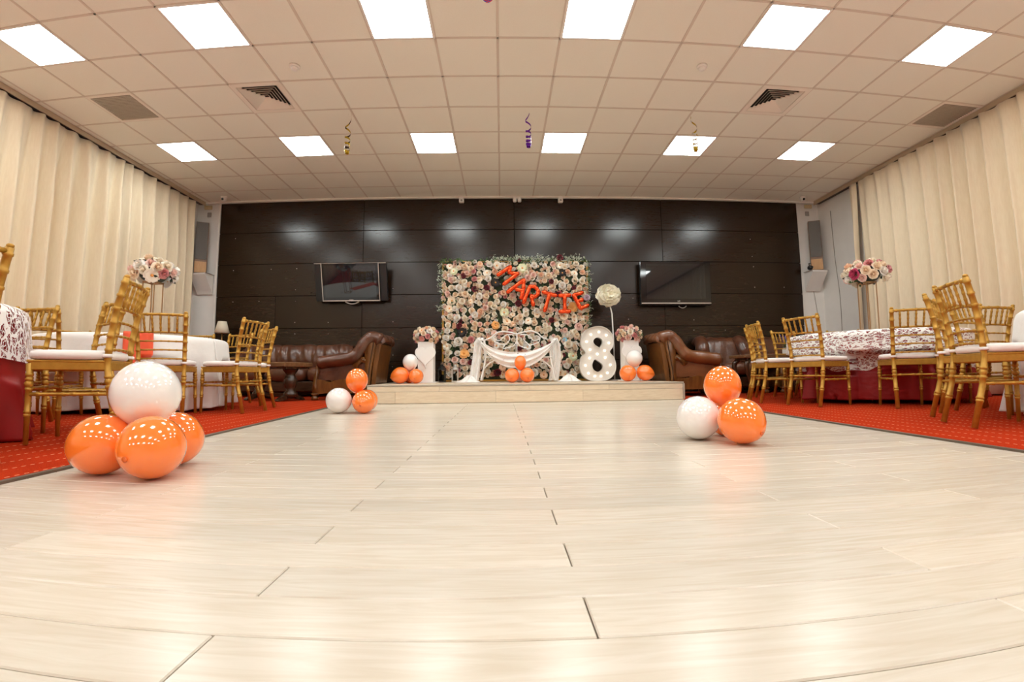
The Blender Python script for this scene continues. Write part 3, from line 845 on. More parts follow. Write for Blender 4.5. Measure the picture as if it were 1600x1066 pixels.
# flower wall
FWY = 7.78; fx0, fx1, fz0, fz1 = -1.005, 1.475, STZ+.02, 2.285
fw = thing('flower_wall', ((fx0+fx1)/2, FWY, STZ), 'square backdrop wall covered in cream and blush artificial flowers on a gold frame', 'flower wall')
ox, oz = (fx0+fx1)/2, STZ
MB().box((0, .0, (fz1-fz0)/2+.02), (fx1-fx0-.06, .02, fz1-fz0-.03)).build('backing', 'backing', fw)
fr = MB()
for s in (-1, 1): fr.box((s*(fx1-fx0-.02)/2, .02, (fz1-oz)/2), (.03, .04, fz1-oz))
fr.box((0, .02, fz1-oz-.015), (fx1-fx0, .04, .03)); fr.box((0, .02, .02), (fx1-fx0, .04, .03))
for s in (-1, 1): fr.box((s*.8, .095, .015), (.04, .17, .03))
fr.build('frame', 'gold_frame', fw)
rnd = random.Random(21)
PAL = ['cream']*30+['peach']*11+['blush']*15+['ivory']*36+['white']*14+['rose']*2+['burgundy']*1
special = [(875, 403, 'burgundy', .13), (812, 406, 'burgundy', .08), (724, 431, 'burgundy', .11), (810, 474, 'burgundy', .13), (862, 500, 'burgundy', .11), (897, 450, 'burgundy', .09), (735, 567, 'burgundy', .11),
           (777, 582, 'burgundy', .15), (812, 544, 'burgundy', .11), (917, 465, 'lilac', .13), (883, 531, 'blue', .08), (816, 419, 'lime', .16), (788, 488, 'lime', .15), (709, 424, 'lime', .13), (895, 557, 'lime', .16),
           (774, 442, 'black', .16), (722, 519, 'black', .17), (879, 427, 'black', .12), (716, 534, 'white', .18), (725, 553, 'apricot', .17), (895, 480, 'apricot', .17), (774, 508, 'apricot', .14), (904, 511, 'blush', .16),
           (888, 538, 'ivory', .17), (879, 446, 'white', .15), (785, 416, 'white', .15), (736, 531, 'rose', .14)]
placed = []
def put_flower(x, z, d, c, kind, depth):
    o = inst(flower_mesh(c, kind), fw, name='flower')
    n = Vector((rnd.uniform(-.35, .35), -1, rnd.uniform(-.25, .45)))
    q = facing(n, rnd.uniform(0, 6.28)).to_euler()
    o.location = (x-ox, -depth, z-oz); o.rotation_euler = q; o.scale = (d,)*3
for (px, py, c, d) in special:
    q = atY(px, py, FWY-.05); put_flower(q.x, q.z, d*1.05, c, 'open' if c in ('lime', 'apricot', 'black', 'blue') else 'rose', .045); placed.append((q.x, q.z, d))
nbig = len(special)
NX, NZ = 18, 16
cells = [(i, k) for i in range(NX) for k in range(NZ)]; rnd.shuffle(cells)
for (i, k) in cells:
    if nbig >= 300: break
    x = fx0+.05+(i+.5+rnd.uniform(-.35, .35))*(fx1-fx0-.10)/NX; z = fz0+.04+(k+.5+rnd.uniform(-.35, .35))*(fz1-fz0-.08)/NZ
    if any((x-a)**2+(z-b)**2 < (d_*.55)**2 for a, b, d_ in placed): continue
    d = rnd.uniform(.098, .15); put_flower(x, z, d, rnd.choice(PAL), 'rose' if rnd.random() < .8 else 'open', rnd.uniform(.02, .05)); nbig += 1
# the many small filler blooms, leaves and sprigs are joined
def join_flowers(n, name, parent, place):
    by_c = {}
    V = []; F = []; MI = []; mats = []; UVs = {}
    for _ in range(n):
        x, y, z, d, nrm, c, kind = place()
        me = flower_mesh(c, kind); T = facing(nrm, rnd.uniform(0, 6.28))
        if c not in mats: mats.append(c)
        o = len(V)
        V += [tuple(Vector((x, y, z))+T @ (v.co*d)) for v in me.vertices]
        ud = me.uv_layers[0].data
        for p in me.polygons:
            F.append([i+o for i in p.vertices]); MI.append(mats.index(c))
            for li, vi in zip(p.loop_indices, p.vertices): UVs[vi+o] = tuple(ud[li].uv)
    mb = MB(); mb.v = V; mb.f = F; mb.m = MI; mb.s = [True]*len(F); mb.uv = UVs
    ob = mb.build(name, ['petal_'+c for c in mats], parent, fix=False); ob['kind'] = 'stuff'; return ob
join_flowers(1150, 'small_blooms', fw, lambda: (rnd.uniform(fx0+.01, fx1-.01)-ox, -rnd.uniform(.005, .03), rnd.uniform(fz0+.055, fz1-.01)-oz, rnd.uniform(.065, .10),
             (rnd.uniform(-.5, .5), -1, rnd.uniform(-.4, .5)), rnd.choice(PAL), 'rose'))
lv = MB()
for _ in range(330):
    leaf_cluster(lv, (rnd.uniform(fx0, fx1)-ox, -.02, rnd.uniform(fz0+.08, fz1)-oz), (0, -1, .2), 3, .075, rnd, 0 if rnd.random() < .6 else 1)
for _ in range(120):                                                    # greenery fringe on top and sides
    e = rnd.random()
    if e < .6: p = (rnd.uniform(fx0, fx1)-ox, -.01, fz1-oz+rnd.uniform(-.03, .01))
    elif e < .8: p = (fx0-ox, -.01, rnd.uniform(1.4, fz1)-oz)
    else: p = (fx1-ox, -.01, rnd.uniform(.9, fz1)-oz)
    leaf_cluster(lv, p, (0, -.5, .6), 4, .07, rnd, 0)
lv.build('leaves', ['leaf', 'leaf_dark'], fw, fix=False)['kind'] = 'stuff'
sp = MB()
def sprig(x, z, n, spread):
    for _ in range(n):
        c = Vector((x+rnd.gauss(0, spread)-ox, -rnd.uniform(.02, .07), z+rnd.gauss(0, spread*.5)-oz))
        leaf_cluster(sp, c, (0, -.6, .6), 3, .03, rnd)
for x in np.linspace(fx0+.9, fx1-.12, 16): sprig(x, fz1+.02, 26, .06)
for z in np.linspace(1.2, 2.2, 9): sprig(fx1-.01, z, 14, .035)
for z in np.linspace(1.75, 2.2, 5): sprig(fx0-.02, z, 14, .04)
for z in (1.45, 1.5, 1.05): sprig(fx0-.03, z, 10, .04)
sp.build('white_sprigs', 'sprig', fw, fix=False)['kind'] = 'stuff'

# ------------------------------------------------------------------ foil letter balloons
LY = FWY-.16
def P10(x, y): q = atY(770+x/10, 395+y/10, LY); return (q.x, q.y, q.z)
LET = {'M': [[(80, 345), (275, 215)], [(275, 220), (255, 312), (385, 325)], [(172, 488), (388, 325)]],
       'A': [[(232, 612), (485, 420)], [(485, 420), (480, 560), (442, 708)], [(365, 568), (462, 592)]],
       'R': [[(480, 778), (580, 525)], [(580, 525), (660, 528), (712, 590), (700, 655), (650, 690), (602, 672)], [(604, 685), (632, 815)]],
       'T': [[(790, 612), (985, 668)], [(888, 645), (812, 905)]],
       'I': [[(1045, 668), (1205, 660)], [(1126, 670), (1126, 910)], [(1052, 918), (1205, 915)]],
       'E': [[(1265, 662), (1372, 868)], [(1265, 662), (1400, 622)], [(1320, 762), (1402, 732)], [(1372, 868), (1488, 822)]]}
for ch_, strokes in LET.items():
    mb = MB(); c0 = Vector(P10(*strokes[0][0]))
    for sgm in strokes:
        P = [Vector(P10(*q))-c0 for q in sgm]
        Q = []                                                      # puffed, round-ended stroke
        for a, b in zip(P[:-1], P[1:]):
            for k in range(5): Q.append(a.lerp(b, k/5))
        Q.append(P[-1])
        d0 = (Q[0]-Q[1]).normalized(); d1 = (Q[-1]-Q[-2]).normalized(); r_ = .034
        Q = [Q[0]+d0*r_*.8, Q[0]+d0*r_*.5]+Q+[Q[-1]+d1*r_*.5, Q[-1]+d1*r_*.8]
        rad = [r_*.35, r_*.75]+[r_*(1+.10*math.sin(i*1.9)) for i in range(len(Q)-4)]+[r_*.75, r_*.35]
        mb.tube(Q, rad, 10, up=(0, 1, 0))
    o = mb.build('letter_balloon', 'foil'); o.location = c0
    tag(o, 'shiny orange-red foil balloon shaped as the letter '+ch_, 'balloon', 'foil letter balloons on the flower wall')
    if ch_ == 'I': o.name = 'letter_balloon'
# ------------------------------------------------------------------ round balloons
def balloon(c, r, matn, label, tilt=(0, 0), stretch=1.1, group=None):
    """c centre; knot end points down before tilting"""
    n = 20; prof = []
    for k in range(n+1):
        a = PI*k/n                                                    # 0 at knot
        t = 1-math.cos(a); taper = 1-.20*max(0, (1-t/1.0))**2*1.0
        prof.append((r*math.sin(a)*(taper if t < 1 else 1), -r*stretch*math.cos(a) if t >= 1 else -r*stretch*1.06*math.cos(a)))
    mb = MB().lathe(prof, 32); o = mb.build('balloon', matn)
    o.location = c; o.rotation_euler = (tilt[0], tilt[1], 0)
    MB().lathe([(.004, -r*stretch*1.10), (.011, -r*stretch*1.10), (.006, -r*stretch*1.06), (.010, -r*stretch*1.03)], 10).build('knot', 'orange_knot' if 'orange' in matn else matn, o)
    return tag(o, label, 'balloon', group)
OB, WB = 'orange_balloon', 'white_balloon'
# cluster by the lace table
g = 'orange balloons under the large white balloon'
balloon((-1.388, 1.735, .303), .127, WB, 'white balloon resting on three orange balloons beside the red carpet', (.1, .05), 1.02)
l3 = 'orange balloon on the floor under a white balloon beside the chair with the hanging tie'
balloon((-1.518, 1.665, .114), .113, OB, l3, (0, R(78)), 1.15, g)
balloon((-1.275, 1.625, .115), .115, OB, l3, (R(-80), 0), 1.04, g)
balloon((-1.365, 1.880, .113), .110, OB, l3, (R(70), R(-30)), 1.1, g)
# trio by the stage corner
balloon((-1.583, 4.49, .126), .123, WB, 'white balloon leaning on orange balloons beside the leather armchair and the stage corner', (R(80), R(20)), 1.0)
balloon((-1.435, 4.58, .318), .108, OB, 'orange balloon standing upright on top of the group by the stage corner', (0, R(4)), 1.1)
l3 = 'orange balloon lying on the floor in the group by the stage corner'; g = 'lower orange balloons by the stage corner'
balloon((-1.335, 4.48, .112), .111, OB, l3, (R(-78), 0), 1.04, g)
balloon((-1.370, 4.705, .112), .110, OB, l3, (R(60), R(-40)), 1.04, g)
# trio by the right carpet
balloon((1.080, 2.525, .121), .120, WB, 'white balloon lying on the pale floor beside an upright orange balloon', (R(75), R(25)), 1.0)
balloon((1.236, 2.545, .292), .102, OB, 'orange balloon standing upright above a white and an orange balloon', (0, R(-4)), 1.12)
balloon((1.222, 2.315, .120), .117, OB, 'large orange balloon lying beside the white one on the open floor', (R(-62), R(-38)), 1.08)
balloon((1.290, 2.640, .096), .095, OB, 'orange balloon half hidden behind the white one on the open floor', (R(80), 0), 1.0)
# on the stage
def sb(px, py, Y, r, matn, label, tilt=(0, 0), st_=1.05, g=None, z=None):
    q = atY(px, py, Y); return balloon((q.x, q.y, q.z if z is None else z), r, matn, label, tilt, st_, g)
zb = STZ+.122
sb(641, 566, 6.85, .112, WB, 'white balloon on two orange balloons in front of the white pedestal beside the lanterns', (0, 0), 1.08)
l = 'orange balloon on the stage under the white balloon by the pedestal near the lanterns'; g = 'orange balloons by the pedestal near the lanterns'
sb(625, 589, 6.80, .120, OB, l, (0, R(75)), 1.12, g, zb); sb(650, 589, 6.78, .108, OB, l, (R(-75), 0), 1.05, g, STZ+.108); sb(640, 591, 7.02, .10, OB, l, (R(75), 0), 1.0, g, STZ+.10)
sb(813, 567, 6.80, .088, OB, 'orange balloon standing upright in front of the draped bench', (0, 0), 1.2)
l = 'orange balloon lying on the stage in front of the draped bench'; g = 'lower orange balloons before the bench'
sb(800, 587, 6.76, .106, OB, l, (R(-70), R(10)), 1.0, g, STZ+.106); sb(824, 587, 6.76, .108, OB, l, (R(-70), R(-12)), 1.0, g, STZ+.108)
sb(812, 590, 6.96, .09, WB, 'white balloon hidden behind the orange balloons before the bench', (R(80), 0), 1.0, None, STZ+.09)
sb(991, 560, 6.85, .122, WB, 'white balloon on two orange balloons in front of the pedestal beside the lit number', (0, 0), 1.04)
l = 'orange balloon on the stage under the white balloon beside the lit number'; g = 'orange balloons beside the lit number'
sb(981, 585, 6.76, .122, OB, l, (R(-72), R(12)), 1.02, g, STZ+.122); sb(1008, 585, 6.80, .118, OB, l, (0, R(-76)), 1.12, g, STZ+.126)

# ------------------------------------------------------------------ white iron bench with drape
BY = 7.30
def B9(x, y, Y=BY): q = atY(730+x/8.89, 505+y/8.89, Y); return Vector((q.x, q.y, q.z))
b0 = atY(808, 594, BY); 
def smoothp0(P):
    Q = []
    for i in range(len(P)-1):
        p0, p1, p2, p3 = P[max(i-1, 0)], P[i], P[i+1], P[min(i+2, len(P)-1)]
        for j in range(6):
            t = j/6; Q.append(.5*((2*p1)+(p2-p0)*t+(2*p0-5*p1+4*p2-p3)*t*t+(3*p1-p0-3*p2+p3)*t**3))
    return Q+[P[-1]]
bench = thing('iron_bench', (b0.x, BY, STZ), 'white wrought iron bench with scrolled back on the stage', 'bench')
BO = Vector((b0.x, BY, STZ))
def bt(pts, r, name, Y=BY, n=8, smooth=True, dy=None):
    P = [B9(x, y, Y)-BO for x, y in pts]
    if smooth and len(P) > 2:                                           # Catmull-Rom
        Q = []
        for i in range(len(P)-1):
            p0, p1, p2, p3 = P[max(i-1, 0)], P[i], P[i+1], P[min(i+2, len(P)-1)]
            for k in range(6):
                t = k/6; Q.append(.5*((2*p1)+(p2-p0)*t+(2*p0-5*p1+4*p2-p3)*t*t+(3*p1-p0-3*p2+p3)*t**3))
        Q.append(P[-1]); P = Q
    for p in P: p.z = max(p.z, r)
    return MB().tube(P, r, n).build(name, 'iron_white', bench)
BB = BY+.22
bt([(240, 240), (330, 200), (400, 140), (480, 118), (600, 128), (685, 150), (770, 128), (880, 110), (980, 140), (1040, 195), (1130, 230)], .012, 'back_rail', BB)
bt([(690, 150), (690, 420)], .010, 'back_upright', BB, smooth=False)
for s in (-1, 1):
    X = lambda x: 690+s*(690-x)
    bt([(X(650), 165), (X(560), 160), (X(500), 195), (X(460), 240), (X(400), 235), (X(365), 205), (X(400), 180)], .008, 'scroll', BB)
    bt([(X(690), 250), (X(640), 320), (X(560), 345), (X(500), 355), (X(520), 310), (X(590), 230), (X(570), 165)], .008, 'scroll', BB)
    bt([(X(365), 205), (X(380), 260), (X(440), 290), (X(520), 310)], .008, 'scroll', BB)
    # curved arm running down into the front leg, rear leg, brace
    ax = 250 if s > 0 else 1165
    k = 1 if s > 0 else -1
    bt([(ax-k*90, 250), (ax-k*60, 230), (ax-k*20, 250), (ax, 330), (ax+k*8, 450), (ax-k*20, 620), (ax-k*60, 800)], .014, 'arm_leg', BY-.18)
    f0 = B9(ax-k*60, 232, BY-.18)-BO; b1 = B9(ax-k*10, 238, BB)-BO
    MB().tube(smoothp0([f0, f0.lerp(b1, .3)+Vector((0, 0, .018)), f0.lerp(b1, .7)+Vector((0, 0, .012)), b1]), .012, 8).build('arm_rest', 'iron_white', bench)
    c0 = B9(ax+k*6, 480, BY-.18)-BO; c1 = B9(ax-k*10, 480, BB)-BO; c1.z = c0.z
    MB().tube([c0, c1], .011, 8).build('side_rail', 'iron_white', bench)
    bt([(ax-k*10, 232), (ax-k*10, 500), (ax-k*40, 800)], .013, 'rear_leg', BB)
    bt([(ax-k*20, 640), (ax+k*60, 560), (ax+k*150, 510), (ax+k*170, 478)], .010, 'brace', BY-.175)
mb = MB()
zl = B9(690, 480, BY-.18).z-STZ+.008; xl, xr = B9(252, 480).x-BO.x, B9(1163, 480).x-BO.x
for k in range(7): mb.box(((xl+xr)/2, -.18+k*.062, zl), (xr-xl, .035, .014), b=.003)
mb.build('seat', 'iron_white', bench)
# drape: swag across, tails over both arms, puddles on the deck
dr = thing('drape', (b0.x, BY-.25, STZ), 'white lace cloth swagged across the bench with tails trailing on the stage', 'cloth')
DO = Vector((b0.x, BY-.25, STZ))
def sw(u, v):
    x = 130+(1250-130)*u; q = (2*u-1)
    top = 405-190*abs(q)**2.2-0*v; bot = 625-400*abs(q)**2.4
    y = top+(bot-top)*v
    fold = .030*math.sin(v*17+q*2)*(1-.4*abs(q))+.012*math.sin(u*31+v*5)
    p = B9(x, y, BY-.22); return p-DO+Vector((0, fold+.03*math.sin(v*PI)*-1, 0))
def suv(u, v): return (u*1.3, v*.4)
MB().grid(sw, 60, 22, 0, suv).build('swag', 'lace_swag', dr, fix=False)
for s, pts in ((-1, [(185, 200), (150, 260), (130, 500), (105, 700), (95, 800)]), (1, [(1210, 200), (1244, 300), (1256, 450), (1240, 640), (1212, 800)])):
    def tail(u, v):
        i = v*(len(pts)-1); k = min(int(i), len(pts)-2); t = i-k
        x = pts[k][0]+(pts[k+1][0]-pts[k][0])*t; y = pts[k][1]+(pts[k+1][1]-pts[k][1])*t
        p = B9(x+(u-.5)*(95+50*v), y, BY-.10)-DO
        p.y += .035*math.sin(u*12+v*2)*min(1, v*4+.3)+(.07*v if s > 0 else -.05*v)+(.02 if s > 0 else 0); p.z = max(p.z, .012); return p
    MB().grid(tail, 16, 24, 0, suv).build('tail', 'lace_swag', dr, fix=False)
    cx = B9(40 if s < 0 else 1380, 770).x-DO.x
    def pud(u, v):
        a = u*2*PI; r_ = v
        wob = 1+.18*math.sin(3*a+s)+.1*math.sin(7*a)
        return Vector((cx+.17*r_*wob*math.cos(a), .02+.10*r_*wob*math.sin(a), .006+.085*(1-r_**1.5)*(1+.35*math.sin(5*a+4*r_))))
    MB().grid(pud, 40, 8, 0, suv).build('trailing_end', 'white_cloth', dr, fix=False)

# ------------------------------------------------------------------ bouquets
def bouquet(name, c, rx, rz, n, pal, dmin, dmax, label, seed, base=None, bottom=-.45, cat='bouquet'):
    rn = random.Random(seed); o = thing(name, c, label, cat)
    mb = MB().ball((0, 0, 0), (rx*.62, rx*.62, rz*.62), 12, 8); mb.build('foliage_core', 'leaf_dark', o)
    pts = []
    k = 0
    ga = PI*(3-math.sqrt(5))
    for i in range(n):
        zz = 1-(i+.5)/n*(1-bottom); rr = math.sqrt(max(0, 1-zz*zz)); a = i*ga
        nrm = Vector((rr*math.cos(a), rr*math.sin(a), zz))
        d = rn.uniform(dmin, dmax)
        f = inst(flower_mesh(rn.choice(pal), 'rose' if rn.random() < .85 else 'open'), o, name='flower')
        f.location = (nrm.x*rx*.80, nrm.y*rx*.80, nrm.z*rz*.80); f.rotation_euler = facing(nrm+Vector((rn.uniform(-.2, .2), rn.uniform(-.2, .2), rn.uniform(-.2, .2))), rn.uniform(0, 6)).to_euler(); f.scale = (d,)*3
    lv = MB()
    for i in range(n):
        d = Vector((rn.gauss(0, 1), rn.gauss(0, 1), rn.uniform(bottom, .8))).normalized()
        leaf_cluster(lv, (d.x*rx*.85, d.y*rx*.85, d.z*rz*.85), d, 2, .06, rn, 0 if rn.random() < .4 else 1)
    lv.build('leaves', ['leaf', 'leaf_dark'], o, fix=False)['kind'] = 'stuff'
    return o
# tall gold stands on two tables with bouquets on top
def flower_stand(c, label):
    o = thing('flower_stand', c, label, 'flower stand')
    for sx in (-1, 1):
        for sy in (-1, 1):
            MB().box((sx*.068, sy*.068, .305), (.009, .009, .61)).build('rod', 'rose_gold', o)
    for z, nm in ((.006, 'base_frame'), (.604, 'top_frame')):
        f = MB()
        for s in (-1, 1): f.box((s*.068, 0, z), (.009, .145, .010)); f.box((0, s*.068, z), (.127, .009, .010))
        f.build(nm, 'rose_gold', o)
    MB().box((0, 0, .612), (.15, .15, .006)).build('top_plate', 'rose_gold', o)
sl = (-3.78, 4.76); sr = (4.29, 5.0)
flower_stand((*sl, .7625), 'tall four-rod gold stand on the white table with the red runner')
flower_stand((*sr, .768), 'tall four-rod gold stand on the fine lace table')
PB = ['ivory']*6+['cream']*5+['white']*4+['blush']*3+['rose']*1+['peach']*1
bouquet('bouquet', (*sl, 1.470), .235, .165, 34, PB, .12, .17, 'round bouquet of cream and pink roses on the gold stand above the red runner', 41)
bouquet('bouquet', (*sr, 1.476), .245, .165, 34, PB+['magenta'], .12, .17, 'round bouquet with a magenta bloom on the gold stand over the lace table', 43)
# pedestals with heart plaques
def heart(w_, h_, n=48):
    P = []
    for i in range(n):
        t = 2*PI*i/n; x = 16*math.sin(t)**3; y = 13*math.cos(t)-5*math.cos(2*t)-2*math.cos(3*t)-math.cos(4*t)
        P.append((x/32*w_, (y+2.5)/29*h_))
    return P
for px, lab, lab2, sd, pl in ((666.5, 'white square pedestal with a heart plaque beside the lanterns', 'bouquet of cream and peach flowers on the pedestal by the lanterns', 51, ['cream']*4+['peach']*4+['ivory']*3+['rose']*2+['white']*2),
                          (984, 'white square pedestal with a heart plaque between the lit number and the armchair', 'bouquet of pink and cream blossoms on the pedestal by the lit number', 53, ['blush']*5+['cream']*3+['rose']*2+['ivory']*3)):
    q = atY(px, 570, 7.24); o = thing('pedestal', (q.x, 7.24, STZ+.001), lab, 'pedestal')
    MB().box((0, 0, .325), (.235, .235, .62), b=.004).build('column', 'pedestal_white', o)
    MB().box((0, 0, .0075), (.33, .30, .015), b=.003).build('base_plate', 'pedestal_white', o)
    hm = curve_mesh([heart(.31, .30)], .008, .004, 'heart'); mesh_obj(hm, 'heart_plaque', ['pedestal_white'], o).location = (0, -.130, .40)
    b_ = bouquet('bouquet', (q.x, 7.24, STZ+.725), .205, .150, 36, pl, .09, .13, lab2, sd, bottom=-.72)
# lanterns
def lantern(px, Y, h, w_, body, label):
    q = atY(px, 590, Y); o = thing('lantern', (q.x, Y, STZ), label, 'lantern')
    f = MB(); f.box((0, 0, .012), (w_, w_, .024), b=.003); f.box((0, 0, h*.66), (w_, w_, .016), b=.003)
    for sx in (-1, 1):
        for sy in (-1, 1): f.box((sx*(w_/2-.008), sy*(w_/2-.008), h*.34), (.012, .012, h*.64))
    f.build('frame', body, o)
    MB().lathe([(w_*.62, h*.665), (w_*.60, h*.68), (w_*.25, h*.84), (w_*.16, h*.85), (w_*.16, h*.90), (0, h*.93)], 4 if body == 'lantern_metal' else 6).build('roof', body, o)
    MB().tube([(.03*math.cos(a), 0, h*.95+.03*math.sin(a)) for a in [i*PI/6 for i in range(12)]], .004, 6, closed=True).build('handle', body, o)
    for sx in (-1, 1):
        MB().box((sx*(w_/2-.006), 0, h*.34), (.002, w_-.03, h*.58)).build('pane', 'glass', o); MB().box((0, sx*(w_/2-.006), h*.34), (w_-.03, .002, h*.58)).build('pane', 'glass', o)
    MB().lathe([(0, .026), (.028, .026), (.028, h*.38), (.02, h*.39), (0, h*.385)], 14).build('candle', 'candle', o)
lantern(690.5, 7.5, .32, .12, 'lantern_metal', 'black metal lantern with a pale candle at the foot of the flower wall')
lantern(711, 7.45, .31, .105, 'lantern_silver', 'silver-grey metal lantern with a pointed roof at the foot of the flower wall')
# marquee number eight with bulbs
EY = 7.38
def P5(x, y, Y=EY): q = atY(890+x/5.925, 430+y/5.925, Y); return q
e0 = P5(262, 965); eo = thing('marquee_number', (e0.x, EY, STZ), 'large white number 8 sign with round glowing bulbs', 'sign')
e8 = Vector((e0.x, EY, STZ)); dz8 = e8.z-e0.z
def L8(x, y): q = P5(x, y)-e8; return (q.x, q.z+dz8+.0071)
def smooth8(C, k=5):
    P = [Vector(c) for c in C]; Q = []; n = len(P)
    for i in range(n):
        p0, p1, p2, p3 = P[i-1], P[i], P[(i+1) % n], P[(i+2) % n]
        for j in range(k):
            t = j/k; Q.append(tuple(.5*((2*p1)+(p2-p0)*t+(2*p0-5*p1+4*p2-p3)*t*t+(3*p1-p0-3*p2+p3)*t**3)))
    return Q
out8 = smooth8([L8(*q) for q in [(255, 462), (330, 478), (385, 530), (405, 600), (395, 655), (368, 700), (405, 750), (425, 820), (415, 890), (370, 945), (300, 966), (200, 966), (135, 935), (98, 870), (93, 800), (110, 745), (145, 708), (112, 660), (103, 605), (115, 545), (160, 490)]])
h1 = smooth8([L8(*q) for q in [(262, 566), (296, 585), (302, 620), (280, 660), (262, 655), (230, 635), (215, 605), (228, 578)]])
h2 = smooth8([L8(*q) for q in [(228, 770), (262, 785), (300, 815), (306, 850), (280, 880), (245, 882), (215, 860), (206, 815)]])
mesh_obj(curve_mesh([out8, h1, h2], .006, .0, 'face'), 'face', ['marquee_white'], eo).location = (0, .0, 0)
for nm, P in (('rim', out8), ('inner_rim', h1), ('inner_rim', h2)):
    mb = MB(); n = len(P); c_ = Vector((sum(p[0] for p in P)/n, sum(p[1] for p in P)/n))
    V = []
    for (x, z) in P:
        for (yy, s) in ((-.05, 1.0), (.07, 1.0), (.07, .985), (-.05, .985)):
            V.append((c_.x+(x-c_.x)*s, yy, c_.y+(z-c_.y)*s))
    F = [(i*4+k, ((i+1) % n)*4+k, ((i+1) % n)*4+(k+1) % 4, i*4+(k+1) % 4) for i in range(n) for k in range(4)]
    mb.add(V, F, 0); mb.build(nm, 'marquee_white', eo)
for (x, y) in [(270, 516), (197, 540), (338, 546), (156, 606), (362, 618), (188, 680), (322, 688), (256, 720), (184, 757), (328, 752), (146, 826), (376, 820), (174, 898), (348, 894), (232, 925), (289, 925)]:
    x_, z_ = L8(x, y); MB().ball((x_, -.022, z_), .019, 10, 6).build('bulb', 'bulb', eo)
# giant paper flower on a stem
q = atY(950, 462, 7.58); bf = thing('paper_flower', (q.x+.05, 7.58, STZ), 'giant cream paper flower on a tall white stem behind the number', 'flower')
hz = q.z-STZ; ox_ = -.05
MB().tube([(.03, 0, .0), (.03, 0, .5), (.01, 0, hz-.3), (ox_, -.01, hz-.05)], .011, 8).build('stem', 'iron_white', bf)
MB().lathe([(.13, 0), (.13, .012), (.02, .02), (0, .02)], 24, 0, (.03, 0, 0)).build('base', 'iron_white', bf)
rn = random.Random(5)
for ring, (n, r_, tl) in enumerate(((8, .21, .25), (7, .17, .6), (6, .125, 1.0), (5, .075, 1.3))):
    for k in range(n):
        a = 2*PI*k/n+ring*.5+rn.uniform(-.1, .1)
        def pet(u, v, a=a, r_=r_, tl=tl, k=k):
            w_ = .62*r_*math.sin(PI*min(1, .12+.80*v))*(u*2-1)*1.15
            rad = r_*v; lift = .13*v*math.sin(tl)+.020*math.sin(u*9+a*3)*v*v+.06*(u*2-1)**2*v-.07*v**4
            x = rad*math.cos(a)-w_*math.sin(a); z = rad*math.sin(a)+w_*math.cos(a)
            return (ox_+x, -.02-.035*ring-.014*(k % 2)-lift, hz+z*.92)
        MB().grid(pet, 12, 8).build('petal', 'paper_flower', bf, fix=False)

